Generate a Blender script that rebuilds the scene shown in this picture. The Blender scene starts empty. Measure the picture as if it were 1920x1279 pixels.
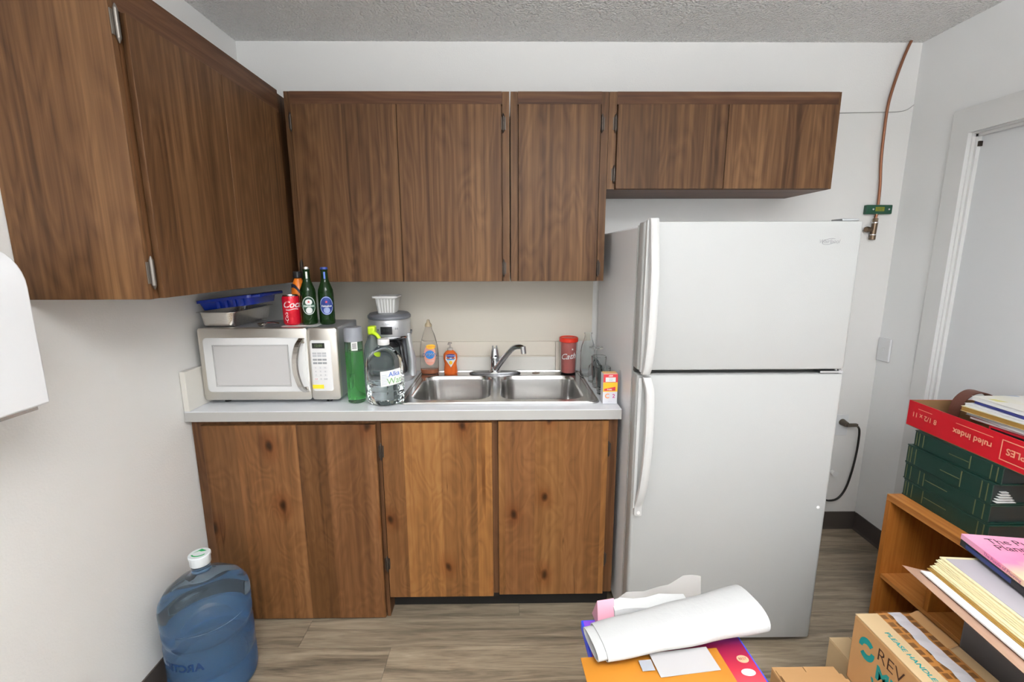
import bpy, bmesh, math, random
from mathutils import Vector, Matrix
random.seed(7)
PI = math.pi
scene = bpy.context.scene
COL = scene.collection

# ------------------------------------------------------------------ camera
cam_d = bpy.data.cameras.new('camera')
cam = bpy.data.objects.new('camera', cam_d); COL.objects.link(cam)
scene.camera = cam
CAM = Vector((1.2201, -2.3014, 1.4882))
yaw, pitch, roll, fpx = -0.0111, 0.1826, -0.0026, 862.11
fwd = Vector((-math.sin(yaw)*math.cos(pitch), math.cos(yaw)*math.cos(pitch), -math.sin(pitch)))
right0 = Vector((math.cos(yaw), math.sin(yaw), 0)); up0 = right0.cross(fwd)
rgt = right0*math.cos(roll) + up0*math.sin(roll); upv = -right0*math.sin(roll) + up0*math.cos(roll)
m = Matrix((rgt, upv, -fwd)).transposed().to_4x4(); m.translation = CAM
cam.matrix_world = m
cam_d.sensor_fit = 'HORIZONTAL'; cam_d.sensor_width = 36; cam_d.lens = fpx*36/1920
cam_d.clip_start = .02

# ------------------------------------------------------------------ world, lights, exposure
world = bpy.data.worlds.new('world'); scene.world = world; world.use_nodes = True
world.node_tree.nodes['Background'].inputs[0].default_value = (.9, .95, 1, 1)
world.node_tree.nodes['Background'].inputs[1].default_value = .3
vs = scene.view_settings
vs.view_transform = 'Standard'; vs.look = 'None'; vs.gamma = 1; vs.use_curve_mapping = False
vs.exposure = 0.05
def area(name, loc, sx, sy, power, col, rot=(0, 0, 0)):
    l = bpy.data.lights.new(name, 'AREA'); l.shape = 'RECTANGLE'; l.size = sx; l.size_y = sy
    l.energy = power; l.color = col
    o = bpy.data.objects.new(name, l); COL.objects.link(o); o.location = loc; o.rotation_euler = rot
    return o
area('ceiling_lamp_light', (1.62, -2.30, 2.385), 1.2, .55, 2, (.95, .98, 1))
# fill lights added for evenness: bounced off the ceiling, and forward from the rear
area('bounce_fill', (1.45, -2.60, 2.10), .6, .6, 87, (.93, .965, 1), (PI, 0, 0))
area('rear_bounce_fill', (1.45, -3.20, 2.10), .8, .5, 33, (.93, .965, 1), (PI, 0, 0))
area('right_bounce_fill', (2.30, -2.50, 2.10), .4, .4, 27, (.93, .965, 1), (PI, 0, 0))
area('rear_fill', (1.75, -3.66, 1.55), 1.5, 1.2, 20, (.93, .97, 1), (PI/2, 0, 0))  # frontal fill, set at the added window
LAMP_SPOTS = [(1.62, -2.30)]

# ------------------------------------------------------------------ material helpers
def nt(name):
    mt = bpy.data.materials.new(name); mt.use_nodes = True
    return mt, mt.node_tree, mt.node_tree.nodes['Principled BSDF']
def N(t, typ, **kw):
    n = t.nodes.new(typ)
    for k, v in kw.items():
        if k.startswith('i_'): n.inputs[k[2:].replace('_', ' ')].default_value = v
        else: setattr(n, k, v)
    return n
def srgb(r, g, b):
    f = lambda c: (c/255/12.92) if c/255 <= .04045 else ((c/255+.055)/1.055)**2.4
    return (f(r), f(g), f(b), 1)
def plain(name, c, rough=.5, metal=0, trans=0, ior=1.45, bump=0, bscale=200, var=0, alpha=1, coat=0, emis=0, spec=None):
    mt, t, b = nt(name)
    b.inputs['Base Color'].default_value = c
    b.inputs['Roughness'].default_value = rough; b.inputs['Metallic'].default_value = metal
    b.inputs['Transmission Weight'].default_value = trans; b.inputs['IOR'].default_value = ior
    b.inputs['Alpha'].default_value = alpha; b.inputs['Coat Weight'].default_value = coat
    if spec is not None: b.inputs['Specular IOR Level'].default_value = spec
    if emis: b.inputs['Emission Color'].default_value = c; b.inputs['Emission Strength'].default_value = emis
    tc = N(t, 'ShaderNodeTexCoord')
    if bump:
        n = N(t, 'ShaderNodeTexNoise', i_Scale=bscale, i_Detail=4.0)
        t.links.new(tc.outputs['Object'], n.inputs['Vector'])
        bp = N(t, 'ShaderNodeBump', i_Strength=bump, i_Distance=.002)
        t.links.new(n.outputs[0], bp.inputs['Height']); t.links.new(bp.outputs[0], b.inputs['Normal'])
    if var:
        n = N(t, 'ShaderNodeTexNoise', i_Scale=3.0, i_Detail=5.0)
        t.links.new(tc.outputs['Object'], n.inputs['Vector'])
        mr = N(t, 'ShaderNodeMapRange'); mr.inputs['To Min'].default_value = 1-var; mr.inputs['To Max'].default_value = 1+var
        mx = N(t, 'ShaderNodeVectorMath', operation='SCALE'); mx.inputs[0].default_value = c[:3]
        t.links.new(n.outputs[0], mr.inputs['Value']); t.links.new(mr.outputs[0], mx.inputs['Scale'])
        t.links.new(mx.outputs[0], b.inputs['Base Color'])
    return mt
def brushed(name, c, rough=.28, axis=0, amt=.25):
    mt, t, b = nt(name)
    b.inputs['Metallic'].default_value = 1; b.inputs['Base Color'].default_value = c
    tc = N(t, 'ShaderNodeTexCoord'); mp = N(t, 'ShaderNodeMapping')
    s = [600, 600, 600]; s[axis] = 8; mp.inputs['Scale'].default_value = s
    n = N(t, 'ShaderNodeTexNoise', i_Scale=1.0, i_Detail=2.0)
    mr = N(t, 'ShaderNodeMapRange'); mr.inputs['To Min'].default_value = rough-.08; mr.inputs['To Max'].default_value = rough+amt
    t.links.new(tc.outputs['Object'], mp.inputs[0]); t.links.new(mp.outputs[0], n.inputs['Vector'])
    t.links.new(n.outputs[0], mr.inputs['Value']); t.links.new(mr.outputs[0], b.inputs['Roughness'])
    return mt
def wood(name, dark, mid, light, grain='z', fine=1.0, cath=1.0, knots=0, boards=0, rough=.46, swirl=0, figure=.10, boardcols=None, boardaxis=0, contrast=1.0):
    """procedural wood: long streaks, cathedral figure, pores; optional glued-up boards and knots"""
    mt, t, b = nt(name); L = t.links
    tc = N(t, 'ShaderNodeTexCoord'); oi = N(t, 'ShaderNodeObjectInfo')
    off = N(t, 'ShaderNodeVectorMath', operation='SCALE'); off.inputs[0].default_value = (7.3, 5.1, 9.7)
    L.new(oi.outputs['Random'], off.inputs['Scale'])
    pos = N(t, 'ShaderNodeVectorMath', operation='ADD')
    L.new(tc.outputs['Object'], pos.inputs[0]); L.new(off.outputs[0], pos.inputs[1])
    src = pos.outputs[0]
    bcol = None
    if boards:
        sx = N(t, 'ShaderNodeSeparateXYZ'); L.new(pos.outputs[0], sx.inputs[0])
        vo = N(t, 'ShaderNodeTexVoronoi', voronoi_dimensions='1D', i_Scale=float(boards))
        L.new(sx.outputs[boardaxis], vo.inputs['W'])
        bcol = vo.outputs['Color']
        sc = N(t, 'ShaderNodeVectorMath', operation='SCALE'); sc.inputs['Scale'].default_value = 6
        L.new(bcol, sc.inputs[0])
        ad = N(t, 'ShaderNodeVectorMath', operation='ADD'); L.new(src, ad.inputs[0]); L.new(sc.outputs[0], ad.inputs[1]); src = ad.outputs[0]
    ai = 'xyz'.index(grain)
    def stretched(a, g, nscale, detail, dist=0.0):
        mp = N(t, 'ShaderNodeMapping'); s = [a, a, a]; s[ai] = g; mp.inputs['Scale'].default_value = s
        L.new(src, mp.inputs[0])
        n = N(t, 'ShaderNodeTexNoise', i_Scale=nscale, i_Detail=detail, i_Distortion=dist)
        L.new(mp.outputs[0], n.inputs['Vector']); return n.outputs[0]
    streak = stretched(62*fine, .9, 1.0, 6.0, .15)
    broad = stretched(9*fine, .7, 1.0, 3.0, .3)
    mp = N(t, 'ShaderNodeMapping'); s = [1, 1, 1]; s[ai] = .16 if not swirl else .42; mp.inputs['Scale'].default_value = s; L.new(src, mp.inputs[0])
    n0 = N(t, 'ShaderNodeTexNoise', i_Scale=7.0*cath, i_Detail=2.0, i_Distortion=.25 if not swirl else .9); L.new(mp.outputs[0], n0.inputs['Vector'])
    mul = N(t, 'ShaderNodeMath', operation='MULTIPLY'); mul.inputs[1].default_value = 16 if not swirl else 9; L.new(n0.outputs[0], mul.inputs[0])
    frac = N(t, 'ShaderNodeMath', operation='PINGPONG'); frac.inputs[1].default_value = .5; L.new(mul.outputs[0], frac.inputs[0])
    pores = stretched(260*fine, 7, 1.0, 2.0)
    def addm(a, fa, c2, fb):
        x = N(t, 'ShaderNodeMath', operation='MULTIPLY'); x.inputs[1].default_value = fa; L.new(a, x.inputs[0])
        y = N(t, 'ShaderNodeMath', operation='MULTIPLY_ADD'); y.inputs[1].default_value = fb; L.new(c2, y.inputs[0]); L.new(x.outputs[0], y.inputs[2]); return y.outputs[0]
    v = addm(streak, .55, broad, .33); v2 = addm(v, 1.0, frac.outputs[0], figure)
    v3 = addm(v2, 1.0, pores, .10)
    cr = N(t, 'ShaderNodeValToRGB'); e = cr.color_ramp.elements
    w = .16/contrast
    cen = .44+.05+.25*figure
    e[0].position = cen-w; e[0].color = dark; e[1].position = cen+w; e[1].color = light
    x = e.new(cen); x.color = mid
    L.new(v3, cr.inputs[0]); colour = cr.outputs[0]
    if bcol is not None:
        sp = N(t, 'ShaderNodeSeparateXYZ'); L.new(bcol, sp.inputs[0])
        mr = N(t, 'ShaderNodeMapRange'); mr.inputs['To Min'].default_value = .74; mr.inputs['To Max'].default_value = 1.16
        L.new(sp.outputs[0], mr.inputs['Value'])
        vm = N(t, 'ShaderNodeVectorMath', operation='SCALE'); L.new(colour, vm.inputs[0]); L.new(mr.outputs[0], vm.inputs['Scale']); colour = vm.outputs[0]
        if boardcols:
            mx = N(t, 'ShaderNodeMix', data_type='RGBA'); mx.blend_type = 'MULTIPLY'
            cr2 = N(t, 'ShaderNodeValToRGB'); cr2.color_ramp.elements[0].color = boardcols[0]; cr2.color_ramp.elements[1].color = boardcols[1]
            L.new(sp.outputs[1], cr2.inputs[0]); mx.inputs['Factor'].default_value = 1
            L.new(colour, mx.inputs['A']); L.new(cr2.outputs[0], mx.inputs['B']); colour = mx.outputs['Result']
    else:
        mr = N(t, 'ShaderNodeMapRange'); mr.inputs['To Min'].default_value = .93; mr.inputs['To Max'].default_value = 1.07
        L.new(oi.outputs['Random'], mr.inputs['Value'])
        vm = N(t, 'ShaderNodeVectorMath', operation='SCALE'); L.new(colour, vm.inputs[0]); L.new(mr.outputs[0], vm.inputs['Scale']); colour = vm.outputs[0]
    if knots:
        s3 = N(t, 'ShaderNodeSeparateXYZ'); L.new(pos.outputs[0], s3.inputs[0]); c3 = N(t, 'ShaderNodeCombineXYZ')
        L.new(s3.outputs[0], c3.inputs[0]); L.new(s3.outputs[2], c3.inputs[1])
        mp2 = N(t, 'ShaderNodeMapping'); mp2.inputs['Scale'].default_value = (1, .62, 1); L.new(c3.outputs[0], mp2.inputs[0])
        nn = N(t, 'ShaderNodeTexNoise', i_Scale=14.0, i_Detail=2.0); L.new(mp2.outputs[0], nn.inputs['Vector'])
        dsc = N(t, 'ShaderNodeVectorMath', operation='SCALE'); dsc.inputs['Scale'].default_value = .035; L.new(nn.outputs['Color'], dsc.inputs[0])
        ad2 = N(t, 'ShaderNodeVectorMath', operation='ADD'); L.new(mp2.outputs[0], ad2.inputs[0]); L.new(dsc.outputs[0], ad2.inputs[1])
        vk = N(t, 'ShaderNodeTexVoronoi', voronoi_dimensions='2D', i_Scale=float(knots)); L.new(ad2.outputs[0], vk.inputs['Vector'])
        kr = N(t, 'ShaderNodeValToRGB'); k = kr.color_ramp.elements
        k[0].position = .018; k[0].color = (.12, .08, .06, 1); k[1].position = .19; k[1].color = (1, 1, 1, 1)
        xx = k.new(.042); xx.color = (.42, .30, .22, 1); xx = k.new(.065); xx.color = (.80, .66, .56, 1)
        L.new(vk.outputs['Distance'], kr.inputs[0])
        mk = N(t, 'ShaderNodeMix', data_type='RGBA'); mk.blend_type = 'MULTIPLY'; mk.inputs['Factor'].default_value = .95
        L.new(colour, mk.inputs['A']); L.new(kr.outputs[0], mk.inputs['B']); colour = mk.outputs['Result']
    if knots:      # thin dark mineral streaks along the grain
        ms = stretched(16, .8, 1.0, 1.0, .5)
        sr = N(t, 'ShaderNodeValToRGB'); k = sr.color_ramp.elements
        k[0].position = .488; k[0].color = (1, 1, 1, 1); k[1].position = .512; k[1].color = (1, 1, 1, 1); q = k.new(.50); q.color = (.50, .42, .36, 1)
        gate = stretched(5, 2.0, 1.0, 1.0); gr = N(t, 'ShaderNodeMapRange'); gr.inputs['From Min'].default_value = .54; gr.inputs['From Max'].default_value = .62; L.new(gate, gr.inputs['Value'])
        L.new(ms, sr.inputs[0]); mm = N(t, 'ShaderNodeMix', data_type='RGBA'); mm.blend_type = 'MULTIPLY'
        L.new(gr.outputs[0], mm.inputs['Factor']); L.new(colour, mm.inputs['A']); L.new(sr.outputs[0], mm.inputs['B']); colour = mm.outputs['Result']
    L.new(colour, b.inputs['Base Color'])
    b.inputs['Roughness'].default_value = rough; b.inputs['Specular IOR Level'].default_value = .22
    bu = N(t, 'ShaderNodeBump', i_Strength=.12, i_Distance=.001); L.new(v3, bu.inputs['Height']); L.new(bu.outputs[0], b.inputs['Normal'])
    return mt

# ------------------------------------------------------------------ materials
WALL = plain('wall_paint', (.80, .79, .77, 1), .55, bump=.25, bscale=150)
WALLR = plain('wall_paint_cool', (.84, .845, .84, 1), .5, bump=.2, bscale=150)
def ceiling_mat():
    mt, t, b = nt('textured_ceiling'); L = t.links
    b.inputs['Base Color'].default_value = (.88, .87, .85, 1); b.inputs['Roughness'].default_value = .33
    tc = N(t, 'ShaderNodeTexCoord')
    n = N(t, 'ShaderNodeTexNoise', i_Scale=75.0, i_Detail=3.0); L.new(tc.outputs['Object'], n.inputs['Vector'])
    v = N(t, 'ShaderNodeTexVoronoi', i_Scale=120.0); v.feature = 'SMOOTH_F1'; L.new(tc.outputs['Object'], v.inputs['Vector'])
    a = N(t, 'ShaderNodeMath', operation='SUBTRACT'); L.new(n.outputs[0], a.inputs[0]); L.new(v.outputs['Distance'], a.inputs[1])
    bu = N(t, 'ShaderNodeBump', i_Strength=.9, i_Distance=.02); L.new(a.outputs[0], bu.inputs['Height']); L.new(bu.outputs[0], b.inputs['Normal'])
    return mt
CEIL = ceiling_mat()
def floor_mat():
    mt, t, b = nt('vinyl_plank'); L = t.links
    tc = N(t, 'ShaderNodeTexCoord'); oi = N(t, 'ShaderNodeObjectInfo')
    off = N(t, 'ShaderNodeVectorMath', operation='SCALE'); off.inputs[0].default_value = (13, 7, 3); L.new(oi.outputs['Random'], off.inputs['Scale'])
    ad = N(t, 'ShaderNodeVectorMath', operation='ADD'); L.new(tc.outputs['Object'], ad.inputs[0]); L.new(off.outputs[0], ad.inputs[1])
    mp = N(t, 'ShaderNodeMapping'); mp.inputs['Scale'].default_value = (2.2, 26, 1); L.new(ad.outputs[0], mp.inputs[0])
    n = N(t, 'ShaderNodeTexNoise', i_Scale=1.0, i_Detail=7.0, i_Distortion=.9); n.inputs['Roughness'].default_value = .62; L.new(mp.outputs[0], n.inputs['Vector'])
    mp2 = N(t, 'ShaderNodeMapping'); mp2.inputs['Scale'].default_value = (14, 220, 1); L.new(ad.outputs[0], mp2.inputs[0])
    n2 = N(t, 'ShaderNodeTexNoise', i_Scale=1.0, i_Detail=3.0); L.new(mp2.outputs[0], n2.inputs['Vector'])
    mu = N(t, 'ShaderNodeMath', operation='MULTIPLY_ADD'); mu.inputs[1].default_value = .28; L.new(n2.outputs[0], mu.inputs[0]); L.new(n.outputs[0], mu.inputs[2])
    cr = N(t, 'ShaderNodeValToRGB'); e = cr.color_ramp.elements
    e[0].position = .40; e[0].color = srgb(86, 76, 64); e[1].position = .86; e[1].color = srgb(168, 153, 132)
    x = e.new(.64); x.color = srgb(138, 124, 105)
    L.new(mu.outputs[0], cr.inputs[0])
    mr = N(t, 'ShaderNodeMapRange'); mr.inputs['To Min'].default_value = .84; mr.inputs['To Max'].default_value = 1.1; L.new(oi.outputs['Random'], mr.inputs['Value'])
    vm = N(t, 'ShaderNodeVectorMath', operation='SCALE'); L.new(cr.outputs[0], vm.inputs[0]); L.new(mr.outputs[0], vm.inputs['Scale'])
    L.new(vm.outputs[0], b.inputs['Base Color']); b.inputs['Roughness'].default_value = .45
    bu = N(t, 'ShaderNodeBump', i_Strength=.2, i_Distance=.001); L.new(mu.outputs[0], bu.inputs['Height']); L.new(bu.outputs[0], b.inputs['Normal'])
    return mt
FLOOR = floor_mat()
SUBFL = plain('subfloor', (.06, .055, .05, 1), .8)
LAM_V = wood('walnut_laminate_vertical', srgb(66, 43, 25), srgb(94, 65, 41), srgb(120, 88, 58), 'z', figure=.15)
LAM_X = wood('walnut_laminate_horizontal', srgb(64, 40, 27), srgb(90, 60, 41), srgb(114, 82, 57), 'x')
LAM_Y = wood('walnut_laminate_depthwise', srgb(64, 40, 27), srgb(90, 60, 41), srgb(114, 82, 57), 'y')
KNOT = wood('knotty_wood', srgb(92, 62, 36), srgb(138, 97, 58), srgb(168, 126, 82), 'z', fine=.7, cath=1.2, knots=4.0, boards=8.0, swirl=1, figure=.16,
            boardcols=(srgb(225, 215, 215), srgb(255, 248, 225)), contrast=.68)
KNOT2 = wood('knotty_wood_darker', srgb(80, 53, 32), srgb(120, 83, 51), srgb(150, 110, 74), 'z', fine=.7, cath=1.1, knots=3.6, boards=8.0, swirl=1, figure=.16,
             boardcols=(srgb(220, 212, 215), srgb(250, 245, 230)), contrast=.68)
FRAMEW = wood('cabinet_frame_wood', srgb(66, 42, 26), srgb(98, 66, 42), srgb(120, 84, 56), 'z')
CASEW = wood('bookcase_veneer', srgb(128, 74, 26), srgb(168, 102, 42), srgb(194, 126, 60), 'z', fine=.8, contrast=.8)
CASEY = wood('bookcase_veneer_depthwise', srgb(146, 88, 38), srgb(184, 118, 58), srgb(206, 142, 78), 'y', fine=.8, contrast=.8)
BLACKK = plain('toe_kick_black', (.012, .011, .010, 1), .7)
TOPW = plain('counter_laminate_top', (.84, .86, .90, 1), .3, bump=.05, bscale=90)
TOPE = plain('counter_laminate_edge', (.41, .40, .385, 1), .4)
SPLASH = plain('splash_laminate', (.72, .695, .645, 1), .35)
TRIMP = plain('painted_trim', (.72, .66, .57, 1), .45)
BASEB = plain('vinyl_baseboard', srgb(74, 67, 63), .45, var=.08)
DOORP = plain('door_paint', (.68, .69, .70, 1), .45, bump=.06, bscale=30)
CASEP = plain('door_frame_paint', (.70, .70, .69, 1), .4)
HINGE = plain('aged_steel_hinge', (.07, .055, .045, 1), .38, metal=.7, var=.4)
HINGEL = plain('worn_steel_hinge', (.20, .18, .16, 1), .32, metal=.8, var=.5)
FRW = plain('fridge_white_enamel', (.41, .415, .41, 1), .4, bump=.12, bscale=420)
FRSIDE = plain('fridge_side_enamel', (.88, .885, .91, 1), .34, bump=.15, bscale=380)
FRH = plain('fridge_handle_plastic', (.55, .55, .545, 1), .3)
GASK = plain('dark_gasket', (.055, .055, .05, 1), .6)
GREY = plain('grey_print', (.33, .33, .34, 1), .4, metal=.3)
STEEL = brushed('brushed_stainless', (.66, .64, .61, 1), .24, 0, .1)
STEELD = brushed('mw_stainless', (.70, .67, .62, 1), .3, 0)
SINKM = brushed('sink_stainless', (.62, .61, .60, 1), .24, 0, .05)
CHROME = plain('chrome', (.62, .63, .66, 1), .09, metal=1)
MWW = plain('microwave_white', (.80, .80, .80, 1), .3)
MWG = plain('microwave_case_grey', (.42, .43, .45, 1), .32, metal=.55)
MWWIN = plain('microwave_window_mesh', (.56, .55, .55, 1), .3, coat=.4)
BLACKP = plain('black_plastic', (.015, .015, .017, 1), .3)
DARKG = plain('dark_grey_plastic', (.10, .10, .115, 1), .35)
LCD = plain('lcd_black', (.012, .015, .012, 1), .12)
LCDT = plain('lcd_digits', (.10, .16, .05, 1), .4, emis=.3)
WHITE = plain('white_plastic', (.82, .82, .81, 1), .35)
PAPER = plain('white_paper', (.80, .80, .79, 1), .7)
KEYS = plain('key_print_grey', (.33, .34, .36, 1), .5)
REDP = plain('red_print', (.62, .05, .06, 1), .4)
YEL = plain('yellow_sticker', (.85, .66, .03, 1), .4)
RED = plain('can_red', (.62, .008, .025, 1), .22, metal=.25)
ALU = plain('aluminium', (.72, .72, .73, 1), .25, metal=1)
GRGLASS = plain('green_glass', (.07, .32, .05, 1), .06, trans=.75)
BEER = plain('dark_green_bottle_glass', (.012, .04, .009, 1), .06, trans=.35, ior=1.3)
LBLG = plain('green_label', srgb(38, 74, 56), .4)
LBLB = plain('blue_label', srgb(36, 58, 130), .4)
ORANGE = plain('orange_wrap', (.78, .20, .015, 1), .35)
NAVY = plain('navy_black_wrap', (.012, .012, .03, 1), .35)
BLUEP = plain('cobalt_plastic', (.003, .028, .34, 1), .22, coat=.3)
CLEAR = plain('clear_plastic', (.93, .96, .96, 1), .04, trans=1, ior=1.22)
GLASS = plain('clear_glass', (.97, .99, .985, 1), .02, trans=1, ior=1.18)
WATER = plain('water', (.92, .97, .98, 1), .0, trans=1, ior=1.2)
GLIQ = plain('green_bottle_plastic', (.62, .93, .66, 1), .04, trans=.97, ior=1.25)
GLIQ2 = plain('green_liquid', (.34, .90, .38, 1), .03, trans=.94, ior=1.25)
LIME = plain('lime_plastic', (.58, .80, .03, 1), .35)
SMOKE = plain('grey_clear_plastic', (.45, .50, .50, 1), .08, trans=.75, ior=1.2)
CYAN = plain('blue_sticker', (.10, .38, .75, 1), .4)
SILV = plain('silver_plastic', (.60, .61, .63, 1), .3, metal=.6)
SILVD = plain('dark_silver_plastic', (.22, .23, .26, 1), .35, metal=.4)
DAWNB = plain('clear_soap_bottle', (.95, .93, .90, 1), .05, trans=.95, ior=1.2)
AMBER = plain('amber_soap', (.62, .16, .03, 1), .08, trans=.5, ior=1.3)
ORSOAP = plain('orange_soap', (.85, .17, .03, 1), .12, trans=.25, ior=1.3)
ORPRINT = plain('orange_print', (.85, .27, .08, 1), .4)
SALMON = plain('salmon_print', (.80, .36, .28, 1), .4)
YORANGE = plain('yellow_orange_print', (.90, .50, .03, 1), .4)
BLUEPR = plain('blue_print', (.03, .22, .60, 1), .4)
NAVYPR = plain('navy_print', (.015, .03, .22, 1), .4)
GREENPR = plain('green_print', (.10, .50, .20, 1), .4)
PINKCUP = plain('pink_inner_cup', (.72, .22, .20, 1), .2, trans=.3, ior=1.2)
REDLID = plain('red_lid', (.68, .03, .01, 1), .3)
COPPER = plain('aged_copper', (.30, .13, .075, 1), .4, metal=.7, var=.35)
BRASS = plain('aged_brass', (.17, .12, .08, 1), .35, metal=.8, var=.3)
GREENM = plain('green_bracket_paint', srgb(28, 78, 58), .4)
WIREM = plain('painted_wire', (.42, .41, .39, 1), .6)
PLATE = plain('wall_plate', (.74, .745, .75, 1), .35)
CORD = plain('black_cord', (.02, .018, .016, 1), .4)
DISPW = plain('dispenser_white', (.76, .765, .78, 1), .3)
JUG = plain('blue_jug_plastic', (.50, .62, .72, 1), .07, trans=.93, ior=1.22)
JUGW = plain('jug_water', (.13, .34, .58, 1), .02, trans=.70, ior=1.2)
JUGCAP = plain('jug_cap_white', (.74, .78, .80, 1), .35)
JUGTX = plain('moulded_lettering', (.01, .04, .12, 1), .3)
GRN = plain('green_sticker', (.0, .38, .10, 1), .4)
BIND = plain('green_leatherette', (.008, .035, .025, 1), .32, bump=.3, bscale=600)
BINDD = plain('dark_page_block', (.012, .018, .018, 1), .5)
GOLD = plain('gold_stamp', (.13, .14, .065, 1), .45, metal=.2)
TRAYR = plain('red_carton', (.56, .005, .015, 1), .35)
TRAYI = plain('raw_carton_inside', (.24, .13, .055, 1), .8)
PEACH = plain('peach_print', (.78, .36, .22, 1), .5)
CARD = plain('kraft_cardboard', srgb(190, 146, 98), .75, bump=.15, bscale=80, var=.07)
CARDL = plain('light_cardboard', srgb(204, 176, 136), .75, bump=.1, bscale=80, var=.06)
CARDE = plain('cardboard_edge', srgb(226, 190, 140), .8)
TEAL = plain('teal_print', srgb(8, 148, 148), .5)
MARK = plain('marker_brown', (.06, .025, .015, 1), .6)
def tape_mat():
    mt, t, b = nt('printed_kraft_tape'); L = t.links
    tc = N(t, 'ShaderNodeTexCoord'); v = N(t, 'ShaderNodeTexVoronoi', i_Scale=42.0); v.distance = 'CHEBYCHEV'; v.inputs['Randomness'].default_value = .25
    L.new(tc.outputs['Object'], v.inputs['Vector'])
    cr = N(t, 'ShaderNodeValToRGB'); cr.color_ramp.interpolation = 'LINEAR'
    e = cr.color_ramp.elements; e[0].position = .30; e[0].color = srgb(118, 78, 40); e[1].position = .38; e[1].color = srgb(182, 124, 62)
    L.new(v.outputs['Distance'], cr.inputs[0]); L.new(cr.outputs[0], b.inputs['Base Color']); b.inputs['Roughness'].default_value = .35
    return mt
TAPE = tape_mat()
TAPEW = plain('clear_tape_frosted', (.68, .66, .70, 1), .18, bump=.5, bscale=40)
MAILER = plain('brown_plastic_mailer', srgb(172, 138, 118), .25, bump=.4, bscale=25)
MANILA = plain('manila_card', srgb(228, 216, 176), .6)
MANILAD = plain('kraft_folder', srgb(160, 122, 60), .6)
LAV = plain('grey_folder', srgb(176, 170, 176), .4, bump=.2, bscale=30)
GREYBOX = plain('grey_storage_plastic', (.17, .155, .155, 1), .45)
def book_mat():
    mt, t, b = nt('pastel_book_cover'); L = t.links
    tc = N(t, 'ShaderNodeTexCoord'); sp = N(t, 'ShaderNodeSeparateXYZ'); L.new(tc.outputs['Object'], sp.inputs[0])
    n = N(t, 'ShaderNodeTexNoise', i_Scale=30.0, i_Detail=4.0); L.new(tc.outputs['Object'], n.inputs['Vector'])
    ma = N(t, 'ShaderNodeMath', operation='MULTIPLY_ADD'); ma.inputs[1].default_value = .06; L.new(n.outputs[0], ma.inputs[0]); L.new(sp.outputs[1], ma.inputs[2])
    mr = N(t, 'ShaderNodeMapRange'); mr.inputs['From Min'].default_value = .04; mr.inputs['From Max'].default_value = -.24; L.new(ma.outputs[0], mr.inputs['Value'])
    cr = N(t, 'ShaderNodeValToRGB'); e = cr.color_ramp.elements
    e[0].position = 0; e[0].color = srgb(240, 176, 205); e[1].position = 1; e[1].color = srgb(110, 190, 215)
    for p_, c_ in ((.45, srgb(240, 140, 180)), (.62, srgb(245, 200, 170)), (.78, srgb(235, 225, 190))):
        x = e.new(p_); x.color = c_
    L.new(mr.outputs[0], cr.inputs[0]); L.new(cr.outputs[0], b.inputs['Base Color']); b.inputs['Roughness'].default_value = .3
    return mt
BOOKC = book_mat()
BLACKT = plain('black_ink', (.02, .015, .02, 1), .4)
ENV = plain('golden_kraft_envelope', srgb(176, 114, 34), .5, bump=.4, bscale=22, var=.06)
LABELG = plain('address_label', (.40, .385, .385, 1), .5)
STAMP = plain('postage_stamp', (.33, .34, .37, 1), .5, bump=.3, bscale=60, var=.4)
def mag_mat():
    mt, t, b = nt('bright_carton_print'); L = t.links
    tc = N(t, 'ShaderNodeTexCoord'); sp = N(t, 'ShaderNodeSeparateXYZ'); L.new(tc.outputs['Object'], sp.inputs[0])
    mr = N(t, 'ShaderNodeMapRange'); mr.inputs['From Min'].default_value = .19; mr.inputs['From Max'].default_value = -.02; L.new(sp.outputs[1], mr.inputs['Value'])
    cr = N(t, 'ShaderNodeValToRGB'); e = cr.color_ramp.elements
    e[0].position = 0; e[0].color = srgb(90, 60, 150); e[1].position = 1; e[1].color = srgb(205, 105, 110)
    x = e.new(.22); x.color = srgb(120, 24, 62); x = e.new(.5); x.color = srgb(172, 36, 56)
    L.new(mr.outputs[0], cr.inputs[0]); L.new(cr.outputs[0], b.inputs['Base Color']); b.inputs['Roughness'].default_value = .3
    return mt
MAG = mag_mat()
BLUEE = plain('blue_carton_edge', srgb(40, 70, 215), .35)
PURP = plain('purple_carton', srgb(120, 70, 190), .35)
TOWEL = plain('paper_towel', (.43, .43, .425, 1), .85, bump=.55, bscale=90)
PINK = plain('pink_film', srgb(196, 142, 158), .25)
FILM = plain('clear_film', (.86, .82, .80, 1), .2, trans=.35, alpha=.55)
BELT = plain('brown_leather', srgb(96, 56, 44), .45, bump=.3, bscale=120)
RUST = plain('rusty_plug', (.20, .15, .11, 1), .6)
CAULK = plain('white_caulk', (.80, .80, .78, 1), .6)
BKBLUE = plain('blue_magazine', srgb(52, 58, 130), .35)
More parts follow.
